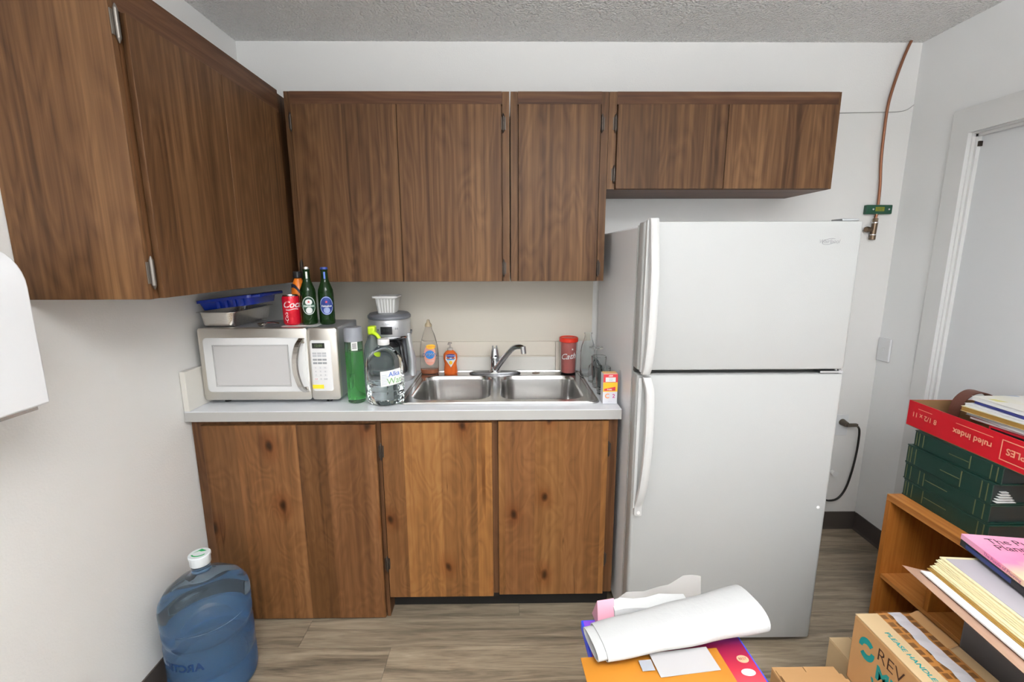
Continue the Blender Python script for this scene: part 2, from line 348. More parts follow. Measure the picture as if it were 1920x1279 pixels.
def mag_cover():
    mt, t, b = nt('printed_magazine_cover'); L = t.links
    tc = N(t, 'ShaderNodeTexCoord'); n = N(t, 'ShaderNodeTexVoronoi', i_Scale=16.0); L.new(tc.outputs['Object'], n.inputs['Vector'])
    cr = N(t, 'ShaderNodeValToRGB'); cr.color_ramp.interpolation = 'CONSTANT'; e = cr.color_ramp.elements
    e[0].position = 0; e[0].color = srgb(226, 222, 214); e[1].position = .62; e[1].color = srgb(206, 198, 190)
    for p_, c_ in ((.72, srgb(170, 180, 205)), (.80, srgb(225, 220, 205)), (.90, srgb(205, 195, 90)), (.95, srgb(232, 228, 220))):
        x = e.new(p_); x.color = c_
    sp = N(t, 'ShaderNodeSeparateXYZ'); L.new(n.outputs['Color'], sp.inputs[0]); L.new(sp.outputs[0], cr.inputs[0])
    L.new(cr.outputs[0], b.inputs['Base Color']); b.inputs['Roughness'].default_value = .3
    return mt
MAGC = mag_cover()
LAMPM = plain('lamp_diffuser', (1, .98, .95, 1), .5, emis=1.5)

# ------------------------------------------------------------------ mesh helpers
class MB:
    def __init__(s): s.v = []; s.f = []
    def add(s, vs, fs):
        o = len(s.v); s.v += [tuple(x) for x in vs]; s.f += [tuple(i+o for i in f) for f in fs]; return s
    def box(s, x0, x1, y0, y1, z0, z1):
        return s.add([(x0,y0,z0),(x1,y0,z0),(x1,y1,z0),(x0,y1,z0),(x0,y0,z1),(x1,y0,z1),(x1,y1,z1),(x0,y1,z1)],
                     [(3,2,1,0),(4,5,6,7),(0,1,5,4),(1,2,6,5),(2,3,7,6),(3,0,4,7)])
    def quad(s, a, b, c, d): return s.add([a, b, c, d], [(0, 1, 2, 3)])
    def loft(s, rings, cap0=True, cap1=True, close=True):
        n = len(rings[0]); vs = [p for r in rings for p in r]; fs = []
        for i in range(len(rings)-1):
            for j in range(n if close else n-1):
                k = (j+1) % n
                fs.append((i*n+j, i*n+k, (i+1)*n+k, (i+1)*n+j))
        if cap0: fs.append(tuple(range(n))[::-1])
        if cap1: fs.append(tuple((len(rings)-1)*n+j for j in range(n)))
        return s.add(vs, fs)
    def lathe(s, c, prof, n=32, cap0=True, cap1=True, sx=1.0, sy=1.0):
        return s.loft([[(c[0]+r*sx*math.cos(2*PI*j/n), c[1]+r*sy*math.sin(2*PI*j/n), c[2]+z) for j in range(n)] for r, z in prof], cap0, cap1)
    def cyl(s, a, b, r, r2=None, n=20, caps=True):
        a = Vector(a); b = Vector(b); d = (b-a).normalized(); u = d.orthogonal().normalized(); w = d.cross(u); r2 = r if r2 is None else r2
        R = [[a+(u*math.cos(2*PI*j/n)+w*math.sin(2*PI*j/n))*r for j in range(n)], [b+(u*math.cos(2*PI*j/n)+w*math.sin(2*PI*j/n))*r2 for j in range(n)]]
        return s.loft(R, caps, caps)
    def tube(s, pts, r, n=12, flat=1.0):
        pts = [Vector(p) for p in pts]; rings = []; u = None
        for i, p in enumerate(pts):
            d = (pts[min(i+1, len(pts)-1)]-pts[max(i-1, 0)]).normalized()
            u = d.orthogonal().normalized() if u is None else (u-d*u.dot(d)).normalized()
            w = d.cross(u); rr = r[i] if isinstance(r, (list, tuple)) else r
            rings.append([p+(u*math.cos(2*PI*j/n)+w*math.sin(2*PI*j/n)*flat)*rr for j in range(n)])
        return s.loft(rings)
    def prism(s, poly, ax, a, b):
        """extrude polygon of 2-D points along axis ax from a to b"""
        def P(q, t):
            l = list(q); l.insert(ax, t); return tuple(l)
        return s.loft([[P(q, a) for q in poly], [P(q, b) for q in poly]])
    def xf(s, M):
        s.v = [tuple(M @ Vector(p)) for p in s.v]; return s
def rr(cx, cy, hx, hy, r, z, n=5):
    out = []
    for qx, qy, a0 in ((1, 1, 0), (-1, 1, PI/2), (-1, -1, PI), (1, -1, 1.5*PI)):
        for i in range(n+1):
            a = a0+PI/2*i/n; out.append((cx+qx*(hx-r)+r*math.cos(a), cy+qy*(hy-r)+r*math.sin(a), z))
    return out
def rr2(cx, cy, hx, hy, r, n=5): return [(p[0], p[1]) for p in rr(cx, cy, hx, hy, r, 0, n)]
def smooth_path(pts, k=8):
    out = []; P = [Vector(p) for p in pts]
    for i in range(len(P)-1):
        a, b, c, d = P[max(i-1, 0)], P[i], P[i+1], P[min(i+2, len(P)-1)]
        for j in range(k):
            t = j/k; out.append(.5*((2*b)+(c-a)*t+(2*a-5*b+4*c-d)*t*t+(-a+3*b-3*c+d)*t**3))
    out.append(P[-1]); return out

ORG = {}
def thing(name, label, cat, loc, group=None):
    o = bpy.data.objects.new(name, None); COL.objects.link(o); o.location = loc; o.empty_display_size = .05
    o['label'] = label; o['category'] = cat
    if group: o['group'] = group
    ORG[o] = Vector(loc); return o
def part(name, mb, mat, parent=None, bevel=0, smooth=False, label=None, seg=2, org=None, kind=None):
    O = ORG[parent] if parent is not None else Vector(org or (0, 0, 0))
    me = bpy.data.meshes.new(name)
    me.from_pydata([tuple(Vector(v)-O) for v in mb.v], [], mb.f)
    bm = bmesh.new(); bm.from_mesh(me); bmesh.ops.recalc_face_normals(bm, faces=bm.faces); bm.to_mesh(me); bm.free()
    me.materials.append(mat)
    ob = bpy.data.objects.new(name, me); COL.objects.link(ob)
    if parent is not None: ob.parent = parent
    else: ob.location = O
    if bevel:
        md = ob.modifiers.new('bevel', 'BEVEL'); md.width = bevel; md.segments = seg; md.limit_method = 'ANGLE'; md.angle_limit = .6
        smooth = True
    if smooth:
        for p in me.polygons: p.use_smooth = True
        me.set_sharp_from_angle(angle=math.radians(38))
    if label: ob['label'] = label
    if kind: ob['kind'] = kind
    ORG[ob] = O
    return ob
def single(name, mb, mat, label, cat, org, group=None, **kw):
    o = part(name, mb, mat, None, org=org, **kw); o['label'] = label; o['category'] = cat
    if group: o['group'] = group
    return o
def struct(name, mb, mat, **kw):
    o = part(name, mb, mat, **kw); o['kind'] = 'structure'; return o
_tc = {}
def text_geo(s, size, shear=0.0, bold=0.0, align='CENTER'):
    key = (s, size, shear, bold, align)
    if key not in _tc:
        cu = bpy.data.curves.new('t', 'FONT'); cu.body = s; cu.size = size; cu.align_x = align; cu.align_y = 'CENTER'; cu.shear = shear; cu.offset = bold; cu.resolution_u = 3
        ob = bpy.data.objects.new('t', cu); COL.objects.link(ob)
        dg = bpy.context.evaluated_depsgraph_get(); me = bpy.data.meshes.new_from_object(ob.evaluated_get(dg))
        _tc[key] = ([v.co.copy() for v in me.vertices], [tuple(p.vertices) for p in me.polygons])
        bpy.data.objects.remove(ob); bpy.data.meshes.remove(me)
    return _tc[key]
def lettering(parent, s, size, fn, mat, shear=0.0, bold=0.0, align='CENTER', name='lettering', mb=None):
    vs, fs = text_geo(s, size, shear, bold, align)
    g = mb or MB(); g.add([fn(v.x, v.y) for v in vs], fs)
    if mb is None: return part(name, g, mat, parent)
def planar(o, U, V):
    o = Vector(o); U = Vector(U); V = Vector(V); return lambda a, b: tuple(o+U*a+V*b)
def cylf(c, r, ang, z, rr_=None):
    return lambda a, b: (c[0]+r*math.cos(ang+a/r), c[1]+r*math.sin(ang+a/r), z+b)
def patch(fn, a0, a1, b0, b1, n=12, k=1):
    g = MB(); vs = [fn(a0+(a1-a0)*i/n, b0+(b1-b0)*j/k) for j in range(k+1) for i in range(n+1)]
    return g.add(vs, [(j*(n+1)+i, j*(n+1)+i+1, (j+1)*(n+1)+i+1, (j+1)*(n+1)+i) for j in range(k) for i in range(n)])
def disc(fn, a, b, ra, rb, n=28, ri=0):
    g = MB()
    if ri:
        vs = [fn(a+ra*math.cos(2*PI*i/n), b+rb*math.sin(2*PI*i/n)) for i in range(n)]+[fn(a+ra*ri*math.cos(2*PI*i/n), b+rb*ri*math.sin(2*PI*i/n)) for i in range(n)]
        return g.add(vs, [(i, (i+1) % n, n+(i+1) % n, n+i) for i in range(n)])
    # strips so it follows a curved surface
    vs = []; fs = []
    for i in range(n+1):
        t = -1+2*i/n; h = rb*math.sqrt(max(0, 1-t*t)); vs += [fn(a+ra*t, b-h), fn(a+ra*t, b+h)]
    for i in range(n): fs.append((2*i, 2*i+2, 2*i+3, 2*i+1))
    return g.add(vs, fs)
def star(fn, a, b, r):
    vs = [fn(a, b)]+[fn(a+(r if i % 2 == 0 else r*.42)*math.sin(PI*i/5), b+(r if i % 2 == 0 else r*.42)*math.cos(PI*i/5)) for i in range(10)]
    return MB().add(vs, [(0, i+1, (i+1) % 10+1) for i in range(10)])
def facing(x, y): return math.atan2(CAM.y-y, CAM.x-x)

# ================================================================== STRUCTURE
W, H, Y0 = 3.134, 2.447, -3.7
struct('wall_back', MB().box(-.1, W+.1, 0, .1, -.05, H+.05), WALL)
struct('wall_left', MB().box(-.1, 0, Y0, 0, -.05, H+.05), WALL)
g = MB().box(-.1, .97, Y0-.1, Y0, -.05, H+.05).box(2.53, W+.1, Y0-.1, Y0, -.05, H+.05).box(.97, 2.53, Y0-.1, Y0, -.05, .92).box(.97, 2.53, Y0-.1, Y0, 2.18, H+.05)
struct('wall_front', g, WALL)
w1 = struct('added_window_1', MB().box(.975, 1.02, Y0-.08, Y0-.03, .925, 2.175).box(2.48, 2.525, Y0-.08, Y0-.03, .925, 2.175).box(1.021, 2.479, Y0-.08, Y0-.03, .925, .97).box(1.021, 2.479, Y0-.08, Y0-.03, 2.13, 2.175), plain('added_window_paint', (.75, .75, .75, 1), .4))  # unseen window made up to house the rear fill light
part('pane', MB().box(1.021, 2.479, Y0-.06, Y0-.055, .971, 2.129), plain('added_window_glass', (.95, .97, .97, 1), .02, trans=1, ior=1.1), w1)
g = MB().box(W, W+.1, -.31, 0, -.05, H+.05); g.box(W, W+.1, -1.24, -.31, 1.985, H+.05); g.box(W, W+.1, Y0, -1.24, -.05, H+.05)
struct('wall_right', g, WALLR)
struct('ceiling', MB().box(-.1, W+.1, Y0-.1, .1, H, H+.06), CEIL)
fl = struct('floor', MB().box(0, W, Y0, 0, -.05, -.005), SUBFL)
row = 0; y = 0.0; pw = .152
while y > Y0+.01:
    x = -(.37+.47*((row*0.618) % 1)*2) % 1.22-1.22
    while x < W:
        a, b = max(x, 0), min(x+1.22, W)
        if b-a > .02:
            part('plank', MB().box(a+.0006, b-.0006, max(y-pw, Y0)+.0006, y-.0006, -.005, 0), FLOOR, fl)
        x += 1.22
    y -= pw; row += 1
# door with steel frame in the right wall
d1 = struct('door_1', MB().box(W+.028, W+.065, -1.235, -.315, .01, 1.98), DOORP)
fr = MB().box(W-.016, W, -.312, -.236, 0, 2.083).box(W-.016, W, -1.31, -1.236, 0, 2.083).box(W-.016, W, -1.236, -.312, 1.982, 2.083)
fr.box(W, W+.028, -.318, -.3105, 0, 1.983).box(W, W+.028, -1.24, -1.23, 0, 1.983).box(W, W+.028, -1.23, -.318, 1.975, 1.983)
part('door_frame', fr, CASEP, d1)
part('door_stop', MB().box(W+.012, W+.028, -.328, -.318, 0, 1.975).box(W+.012, W+.028, -1.23, -.318, 1.965, 1.975), CASEP, d1)
part('hinge', MB().box(W+.014, W+.0278, -.336, -.3285, 1.925, 1.945), HINGE, d1)
struct('baseboard_back', MB().prism([(-.0115, 0), (-.0005, 0), (-.0005, .1), (-.006, .1), (-.007, .012)], 0, 1.66, W-.001), BASEB)
struct('baseboard_left', MB().prism([(.0005, 0), (.0115, 0), (.007, .012), (.006, .1), (.0005, .1)], 1, Y0, -.625), BASEB)
struct('baseboard_right', MB().prism([(W-.0115, 0), (W-.0005, 0), (W-.0005, .1), (W-.006, .1), (W-.007, .012)], 1, -.235, -.012), BASEB)
struct('trim_1', MB().box(.024, 1.466, -.013, -.0005, .990, 1.063), TRIMP, bevel=.0015)
struct('trim_3', MB().box(.345, 1.650, -.0035, -.0005, 1.0635, 1.3825), plain('cream_wall_sheet', (.67, .62, .535, 1), .45))  # added thin cream sheet over the wall between splash and wall cabinets
struct('trim_2', MB().box(1.467, 1.492, -.022, -.0005, .914, 1.063), TRIMP, bevel=.0015)

# ceiling lamps (outside the frame)
for i, (lx, ly) in enumerate(LAMP_SPOTS):
    t = thing('ceiling_lamp', 'fluorescent ceiling lamp above and behind the camera', 'lamp', (lx, ly, H))
    part('housing', MB().box(lx-.62, lx+.62, ly-.30, ly+.30, H-.045, H-.0005), WHITE, t)
    part('diffuser', MB().box(lx-.60, lx+.60, ly-.28, ly+.28, H-.055, H-.0455), LAMPM, t)

# ================================================================== CABINETS
def hinge_geo(c, nrm='y', h=.066):
    """small surface hinge: leaf, barrel, finials. c = centre on the face, nrm 'y' (-Y face) or 'x' (+X face)"""
    x, y, z = c; g = MB(); l = MB()
    if nrm == 'y':
        l.box(x-.010, x+.010, y-.0022, y, z-h*.36, z+h*.36)
        g.cyl((x, y-.005, z-h*.42), (x, y-.005, z+h*.42), .0048, n=12)
        g.cyl((x, y-.005, z+h*.42), (x, y-.005, z+h*.56), .0048, .001, n=12); g.cyl((x, y-.005, z-h*.42), (x, y-.005, z-h*.56), .0048, .001, n=12)
    else:
        l.box(x, x+.0022, y-.013, y+.013, z-h*.36, z+h*.36)
        g.cyl((x+.005, y, z-h*.42), (x+.005, y, z+h*.42), .0052, n=12)
        g.cyl((x+.005, y, z+h*.42), (x+.005, y, z+h*.56), .0052, .001, n=12); g.cyl((x+.005, y, z-h*.42), (x+.005, y, z-h*.56), .0052, .001, n=12)
    g.add(l.v, l.f); return g
ZT, ZB = 2.131, 1.383
# left-wall cabinet: its end panel faces the camera
cA = thing('wall_cabinet', 'dark walnut cabinet on the left wall, its broad end panel nearest the camera', 'cabinet', (.16, -.74, ZB), 'walnut wall cabinets')
part('end_panel', MB().box(.002, .3215, -1.133, -1.117, ZB, ZT), LAM_V, cA, bevel=.001)
part('carcass', MB().box(.002, .305, -1.116, -.003, ZB+.002, ZT), LAM_V, cA)
part('top_rail', MB().box(.306, .3215, -1.1165, -.339, 2.05, ZT), LAM_Y, cA)
part('stile', MB().box(.306, .3165, -1.1165, -1.085, ZB, 2.049), FRAMEW, cA)
part('stile', MB().box(.306, .3215, -.386, -.339, ZB, 2.049), LAM_V, cA)
for (a, b) in ((-1.1035, -.7375), (-.7355, -.388)):
    dr = part('door', MB().box(.3225, .3375, a, b, ZB+.001, 2.046), LAM_V, cA, bevel=.0012)
for z in (2.017, 1.449):
    part('hinge', hinge_geo((.3225, -1.1195, z), 'x', .075), HINGEL, cA, smooth=True)
# back-wall cabinets
YF = -.3265; YD = -.3375
def wall_cab(label, x0, x1, zb, doors, hinges, rail_h=.048, st=(None, None)):
    t = thing('wall_cabinet', label, 'cabinet', ((x0+x1)/2, -.17, zb), 'walnut wall cabinets')
    part('carcass', MB().box(x0, x1, -.3105, -.003, zb+.001, ZT), LAM_V, t)
    part('bottom_panel', MB().box(x0+.001, x1-.001, -.3105, -.004, zb-.0005, zb+.0008), LAM_X, t)
    part('top_rail', MB().box(doors[0][0]-.003, doors[-1][1]+.003, YF-.002, -.311, ZT-rail_h, ZT), LAM_X, t)
    part('stile', MB().box(x0, doors[0][0]-.0035, YF, -.311, zb, ZT), LAM_V, t)
    part('stile', MB().box(doors[-1][1]+.0035, x1, YF, -.311, zb, ZT), LAM_V, t)
    for a, b in doors:
        part('door', MB().box(a, b, YD, YF+.001, zb, ZT-rail_h-.001), LAM_V, t, bevel=.0012)
    for hx, hz in hinges: part('hinge', hinge_geo((hx, YF, hz)), HINGE, t, smooth=True)
    return t
wall_cab('walnut wall cabinet with two tall doors above the microwave and coffee maker', .3405, 1.2335, ZB, ((.368, .7835), (.7855, 1.2015)), ((1.2095, 2.012), (1.2085, 1.438), (.362, 2.016), (.358, 1.44)))
wall_cab('narrow walnut wall cabinet with a single door above the sink', 1.2385, 1.6325, ZB, ((1.2705, 1.5995),), ((1.607, 2.012), (1.607, 1.436)))
wall_cab('short wide walnut wall cabinet hung over the refrigerator', 1.634, 2.566, 1.759, ((1.668, 2.1105), (2.1125, 2.553)), ((1.661, 2.012), (1.661, 1.816)))

# base cabinets
cB = thing('base_cabinet', 'knotty wood base cabinet under the microwave, its wide panel door reaching the floor', 'cabinet', (.365, -.3, 0), 'wooden base cabinets')
part('carcass', MB().box(.004, .727, -.585, -.004, .001, .873), FRAMEW, cB)
part('stile', MB().box(.004, .046, -.603, -.586, .001, .873), FRAMEW, cB)
part('stile', MB().box(.713, .727, -.603, -.586, .001, .873), FRAMEW, cB)
part('top_rail', MB().box(.0465, .7125, -.603, -.586, .845, .873), FRAMEW, cB)
part('door', MB().box(.0475, .7115, -.6205, -.604, .008, .8535), KNOT2, cB, bevel=.0015)
cS = thing('base_cabinet', 'knotty honey-coloured sink cabinet with two doors over a black toe kick', 'cabinet', (1.19, -.3, 0), 'wooden base cabinets')
part('side_panel', MB().box(.729, .744, -.5275, -.004, .001, .104), BLACKK, cS)
part('side_panel', MB().box(.729, .744, -.585, -.004, .1045, .873), FRAMEW, cS)
part('side_panel', MB().box(1.636, 1.65, -.5275, -.004, .001, .104), BLACKK, cS)
part('side_panel', MB().box(1.636, 1.65, -.585, -.004, .1045, .873), FRAMEW, cS)
part('bottom_panel', MB().box(.745, 1.635, -.585, -.004, .105, .12), FRAMEW, cS)
part('toe_kick', MB().box(.729, 1.65, -.54, -.528, .001, .104), BLACKK, cS)
part('stile', MB().box(.729, .748, -.603, -.586, .106, .873), FRAMEW, cS)
part('stile', MB().box(1.150, 1.196, -.603, -.586, .106, .873), FRAMEW, cS)
part('stile', MB().box(1.598, 1.65, -.603, -.586, .106, .873), FRAMEW, cS)
part('top_rail', MB().box(.7485, 1.1495, -.603, -.586, .845, .873).box(1.1965, 1.5975, -.603, -.586, .845, .873), FRAMEW, cS)
for i, (a, b, z0, z1) in enumerate(((.7335, 1.1605, .103, .859), (1.1845, 1.6115, .110, .863))):
    part('door', MB().box(a, b, -.6205, -.604, z0, z1), KNOT, cS, bevel=.0015)
for hx, hz in ((.731, .745), (.731, .26)): part('hinge', hinge_geo((hx, -.6215, hz)), HINGE, cS, smooth=True)
for hx, hz in ((1.6165, .743), (1.615, .262)): part('hinge', hinge_geo((hx, -.6035, hz), h=.06), HINGE, cS, smooth=True)

# worktop with sink opening, side and back splash
def plate_holes(outer, holes, z0, z1):
    cu = bpy.data.curves.new('p', 'CURVE'); cu.dimensions = '2D'; cu.fill_mode = 'BOTH'; cu.extrude = (z1-z0)/2
    for L in [outer]+holes:
        sp = cu.splines.new('POLY'); sp.points.add(len(L)-1); sp.use_cyclic_u = True
        for i, p in enumerate(L): sp.points[i].co = (p[0], p[1], 0, 1)
    ob = bpy.data.objects.new('p', cu); COL.objects.link(ob)
    me = bpy.data.meshes.new_from_object(ob.evaluated_get(bpy.context.evaluated_depsgraph_get()))
    g = MB().add([(v.co.x, v.co.y, v.co.z+(z0+z1)/2) for v in me.vertices], [tuple(p.vertices) for p in me.polygons])
    bpy.data.objects.remove(ob); return g
wt = thing('worktop', 'white laminate worktop with a sink let in and a raised splash on its left', 'worktop', (.83, -.3, .875))
part('counter_slab', plate_holes([(.0025, -.632), (1.656, -.632), (1.656, -.003), (.0025, -.003)], [rr2(1.186, -.305, .375, .235, .05)], .8765, .9135), TOPW, wt)
part('front_edge', MB().box(.0025, 1.656, -.6345, -.6325, .8745, .9115), TOPE, wt, bevel=.0006)
part('back_splash', MB().box(.0245, 1.466, -.019, -.002, .9138, .985), SPLASH, wt, bevel=.002)
part('side_splash', MB().box(.002, .0225, -.632, -.0015, .9138, 1.068), SPLASH, wt, bevel=.002)
part('splash_cap', MB().box(.0245, 1.466, -.0165, -.002, .9855, .9895), TRIMP, wt)

# ================================================================== SINK
sk = thing('sink', 'stainless steel double bowl sink set in the white worktop', 'sink', (1.186, -.305, .914))
sx0, sx1, sy0, sy1 = .785, 1.588, -.566, -.045
RZ = .9172
lb = (.9855, -.322, .1655, .192); rb = (1.3645, -.322, .1745, .192)
part('rim', plate_holes(rr2((sx0+sx1)/2, (sy0+sy1)/2, (sx1-sx0)/2, (sy1-sy0)/2, .03, 6),
     [rr2(lb[0], lb[1], lb[2], lb[3], .07, 8), rr2(rb[0], rb[1], rb[2], rb[3], .07, 8)], .914, RZ), SINKM, sk)
def rim_bead():
    g = MB()
    for d, h in ((.004, .003), (.016, .002)):
        pts = rr((sx0+sx1)/2, (sy0+sy1)/2, (sx1-sx0)/2-d, (sy1-sy0)/2-d, .03, RZ, 6); n = len(pts); rings = []
        for k in range(n):
            p = Vector(pts[k]); t = (Vector(pts[(k+1) % n])-Vector(pts[k-1])).normalized(); o = Vector((t.y, -t.x, 0))
            rings.append([p+o*.003+Vector((0, 0, -.001)), p+o*.0015+Vector((0, 0, h)), p-o*.0015+Vector((0, 0, h)), p-o*.003+Vector((0, 0, -.001))])
        rings.append(rings[0]); g.loft(rings, False, False)
    return g
part('rim_bead', rim_bead(), SINKM, sk, smooth=True)
for cx, cy, hx, hy in (lb, rb):
    dep = .168; rings = [rr(cx, cy, hx+.001, hy+.001, .071, RZ, 8), rr(cx, cy, hx-.003, hy-.003, .068, RZ-.004, 8), rr(cx, cy, hx-.006, hy-.006, .065, RZ-.02, 8), rr(cx, cy, hx-.012, hy-.012, .062, RZ-dep+.04, 8)]
    for k in range(1, 6):
        a = PI/2*k/5; rings.append(rr(cx, cy, hx-.012-.035*(1-math.cos(a)), hy-.012-.035*(1-math.cos(a)), .062-.02*(1-math.cos(a)), RZ-dep+.04-.035*math.sin(a), 8))
    rings.append(rr(cx, cy, .045, .045, .0445, RZ-dep+.003, 8)); rings.append(rr(cx, cy, .04, .04, .0395, RZ-dep-.004, 8))
    outer = [[(cx+(p[0]-cx)*1.004, cy+(p[1]-cy)*1.004, p[2]-.0015) for p in r] for r in rings]
    g = MB().loft(rings, False, True)
    bo = part('bowl', g, SINKM, sk, smooth=True)
    part('drain', MB().lathe((cx, cy, RZ-dep-.004), [(.038, .001), (.038, .004), (.03, .005), (.012, .003)], 24), CHROME, bo, smooth=True)
part('hole_cover', MB().lathe((1.363, -.086, RZ), [(.019, 0), (.019, .0015), (.012, .0025)], 24), RUST, sk, smooth=True)

fa = thing('faucet', 'chrome single lever kitchen faucet with its spout turned right', 'faucet', (1.160, -.092, RZ))
part('base_plate', MB().loft([[(1.160+.126*s*math.cos(2*PI*j/40), -.092+.030*s*math.sin(2*PI*j/40), RZ+z) for j in range(40)] for s, z in ((1, .0003), (1, .006), (.95, .010), (.5, .013))]), plain('dark_chrome_plate', (.18, .18, .19, 1), .2, metal=.9), fa, smooth=True)
part('body', MB().lathe((1.160, -.092, RZ), [(.030, .012), (.024, .020), (.022, .03), (.0225, .075), (.0245, .078), (.0245, .084), (.022, .09), (.0175, .118), (.0145, .128), (.006, .130)], 28), CHROME, fa, smooth=True)
part('lever_cap', MB().cyl((1.153, -.098, RZ+.122), (1.1505, -.100, RZ+.142), .0045, .004).cyl((1.168, -.098, RZ+.122), (1.1695, -.100, RZ+.142), .0045, .004), CHROME, fa, smooth=True)
part('indicator_ring', MB().cyl((1.163, -.112, RZ+.092), (1.1655, -.117, RZ+.093), .005, .0045), BLACKP, fa)
sp = smooth_path([(1.160, -.10, RZ+.018), (1.180, -.118, RZ+.050), (1.222, -.155, RZ+.112), (1.252, -.180, RZ+.146), (1.280, -.202, RZ+.156), (1.295, -.214, RZ+.152)], 6)
part('spout', MB().tube(sp, [.0145-.0035*i/(len(sp)-1) for i in range(len(sp))], 16), CHROME, fa, smooth=True)
part('aerator', MB().cyl((1.294, -.213, RZ+.160), (1.297, -.215, RZ+.126), .0125, n=20).cyl((1.2945, -.2133, RZ+.150), (1.2948, -.2135, RZ+.146), .0135, n=20), CHROME, fa, smooth=True)
part('caulk_blob', MB().lathe((1.160, -.118, RZ+.0065), [(.019, 0), (.017, .003), (.010, .006), (.003, .012)], 14, sx=1.1, sy=.5), CAULK, fa, smooth=True, label='white sealant at the faucet base')

# ================================================================== REFRIGERATOR
fx0, fx1, fy = 1.667, 2.384, -.775
fg = thing('refrigerator', 'white two-door top-freezer refrigerator at the right end of the worktop', 'refrigerator', ((fx0+fx1)/2, -.4, 0))
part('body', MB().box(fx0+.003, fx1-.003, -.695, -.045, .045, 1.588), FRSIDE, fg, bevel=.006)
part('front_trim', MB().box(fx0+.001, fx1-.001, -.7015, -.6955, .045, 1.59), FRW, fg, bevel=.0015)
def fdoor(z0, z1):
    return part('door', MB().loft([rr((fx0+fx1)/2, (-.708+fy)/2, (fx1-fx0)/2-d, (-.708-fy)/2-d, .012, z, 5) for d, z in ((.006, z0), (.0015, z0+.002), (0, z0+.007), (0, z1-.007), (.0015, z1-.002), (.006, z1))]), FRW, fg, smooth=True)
gk = MB()
for z0, z1 in ((1.108, 1.588), (.05, 1.078)): gk.box(fx0+.012, fx1-.012, -.7085, -.7018, z0, z1)
part('gasket', gk, GASK, fg)
part('mullion', MB().box(fx0+.004, fx1-.004, -.735, -.709, 1.0865, 1.1005), GASK, fg)
dF = fdoor(1.1015, 1.598); dR = fdoor(.035, 1.0855)
# handles: profile swept down the door edge
def bar(path, w, t):
    rings = []
    for (x, y, z) in path: rings.append([(x-w/2, y, z), (x-w*.42, y-t*.7, z), (x-w*.15, y-t, z), (x+w*.2, y-t, z), (x+w*.45, y-t*.7, z), (x+w/2, y, z)])
    return MB().loft(rings)
h = part('handle', bar(smooth_path([(1.690, -.790, 1.606), (1.690, -.796, 1.594), (1.691, -.800, 1.55), (1.693, -.815, 1.44), (1.693, -.819, 1.33), (1.693, -.815, 1.22), (1.690, -.806, 1.13), (1.688, -.796, 1.100), (1.688, -.790, 1.093)], 4), .030, .018), FRH, dF, smooth=True)
part('handle_base', MB().box(1.671, 1.688, -.795, -.7755, 1.099, 1.602).box(1.688, 1.704, -.792, -.7755, 1.53, 1.604).box(1.688, 1.702, -.792, -.7755, 1.10, 1.135), FRH, dF, bevel=.003)
part('handle', bar(smooth_path([(1.694, -.786, 1.083), (1.696, -.796, 1.070), (1.702, -.808, 1.03), (1.703, -.816, .92), (1.701, -.815, .80), (1.697, -.803, .69), (1.692, -.790, .63), (1.690, -.7765, .60), (1.690, -.7765, .565)], 4), .030, .014), FRH, dR, smooth=True)
part('handle_base', MB().box(1.671, 1.683, -.783, -.7755, .59, 1.078), FRH, dR, bevel=.002)
part('handle_screw', MB().cyl((1.690, -.7905, .578), (1.690, -.7935, .578), .006, n=16), WHITE, dR)
part('hinge_cover', MB().box(2.315, 2.372, -.768, -.715, 1.5985, 1.606), MWG, fg, bevel=.002)
part('middle_hinge', MB().box(2.300, 2.38, -.773, -.736, 1.089, 1.0955).cyl((2.372, -.765, 1.086), (2.372, -.765, 1.101), .006), CHROME, fg)
part('hole_plug', MB().lathe((0, 0, 0), [(.006, 0), (.005, .002), (.002, .003)], 16).xf(Matrix.Translation((2.352, fy, .584)) @ Matrix.Rotation(PI/2, 4, 'X')), WHITE, dR, smooth=True)
lg = MB(); lettering(fg, 'Whirlpool', .0165, planar((2.276, fy-.0006, 1.5325), (1, 0, 0), (0, 0, 1)), GREY, shear=.25, bold=.0002, mb=lg)
sw = [(2.276+.024*math.cos(a), fy-.0006, 1.5325+.010*math.sin(a)+.004*math.cos(a)) for a in [PI*.2+i*PI*1.6/24 for i in range(25)]]
sw2 = [(2.276+.022*math.cos(a), fy-.0006, 1.5325+.0085*math.sin(a)+.004*math.cos(a)) for a in [PI*.2+i*PI*1.6/24 for i in range(25)]]
lg.add(sw+sw2, [(i, i+1, 26+i, 25+i) for i in range(24)])
part('lettering', lg, GREY, dF)
for x, y in ((1.72, -.66), (2.335, -.66), (1.72, -.12), (2.335, -.12)):
    part('foot', MB().cyl((x, y, .001), (x, y, .046), .016, n=16), DARKG, fg)
part('kick_grille', MB().box(fx0+.02, fx1-.02, -.69, -.68, .012, .044), DARKG, fg)

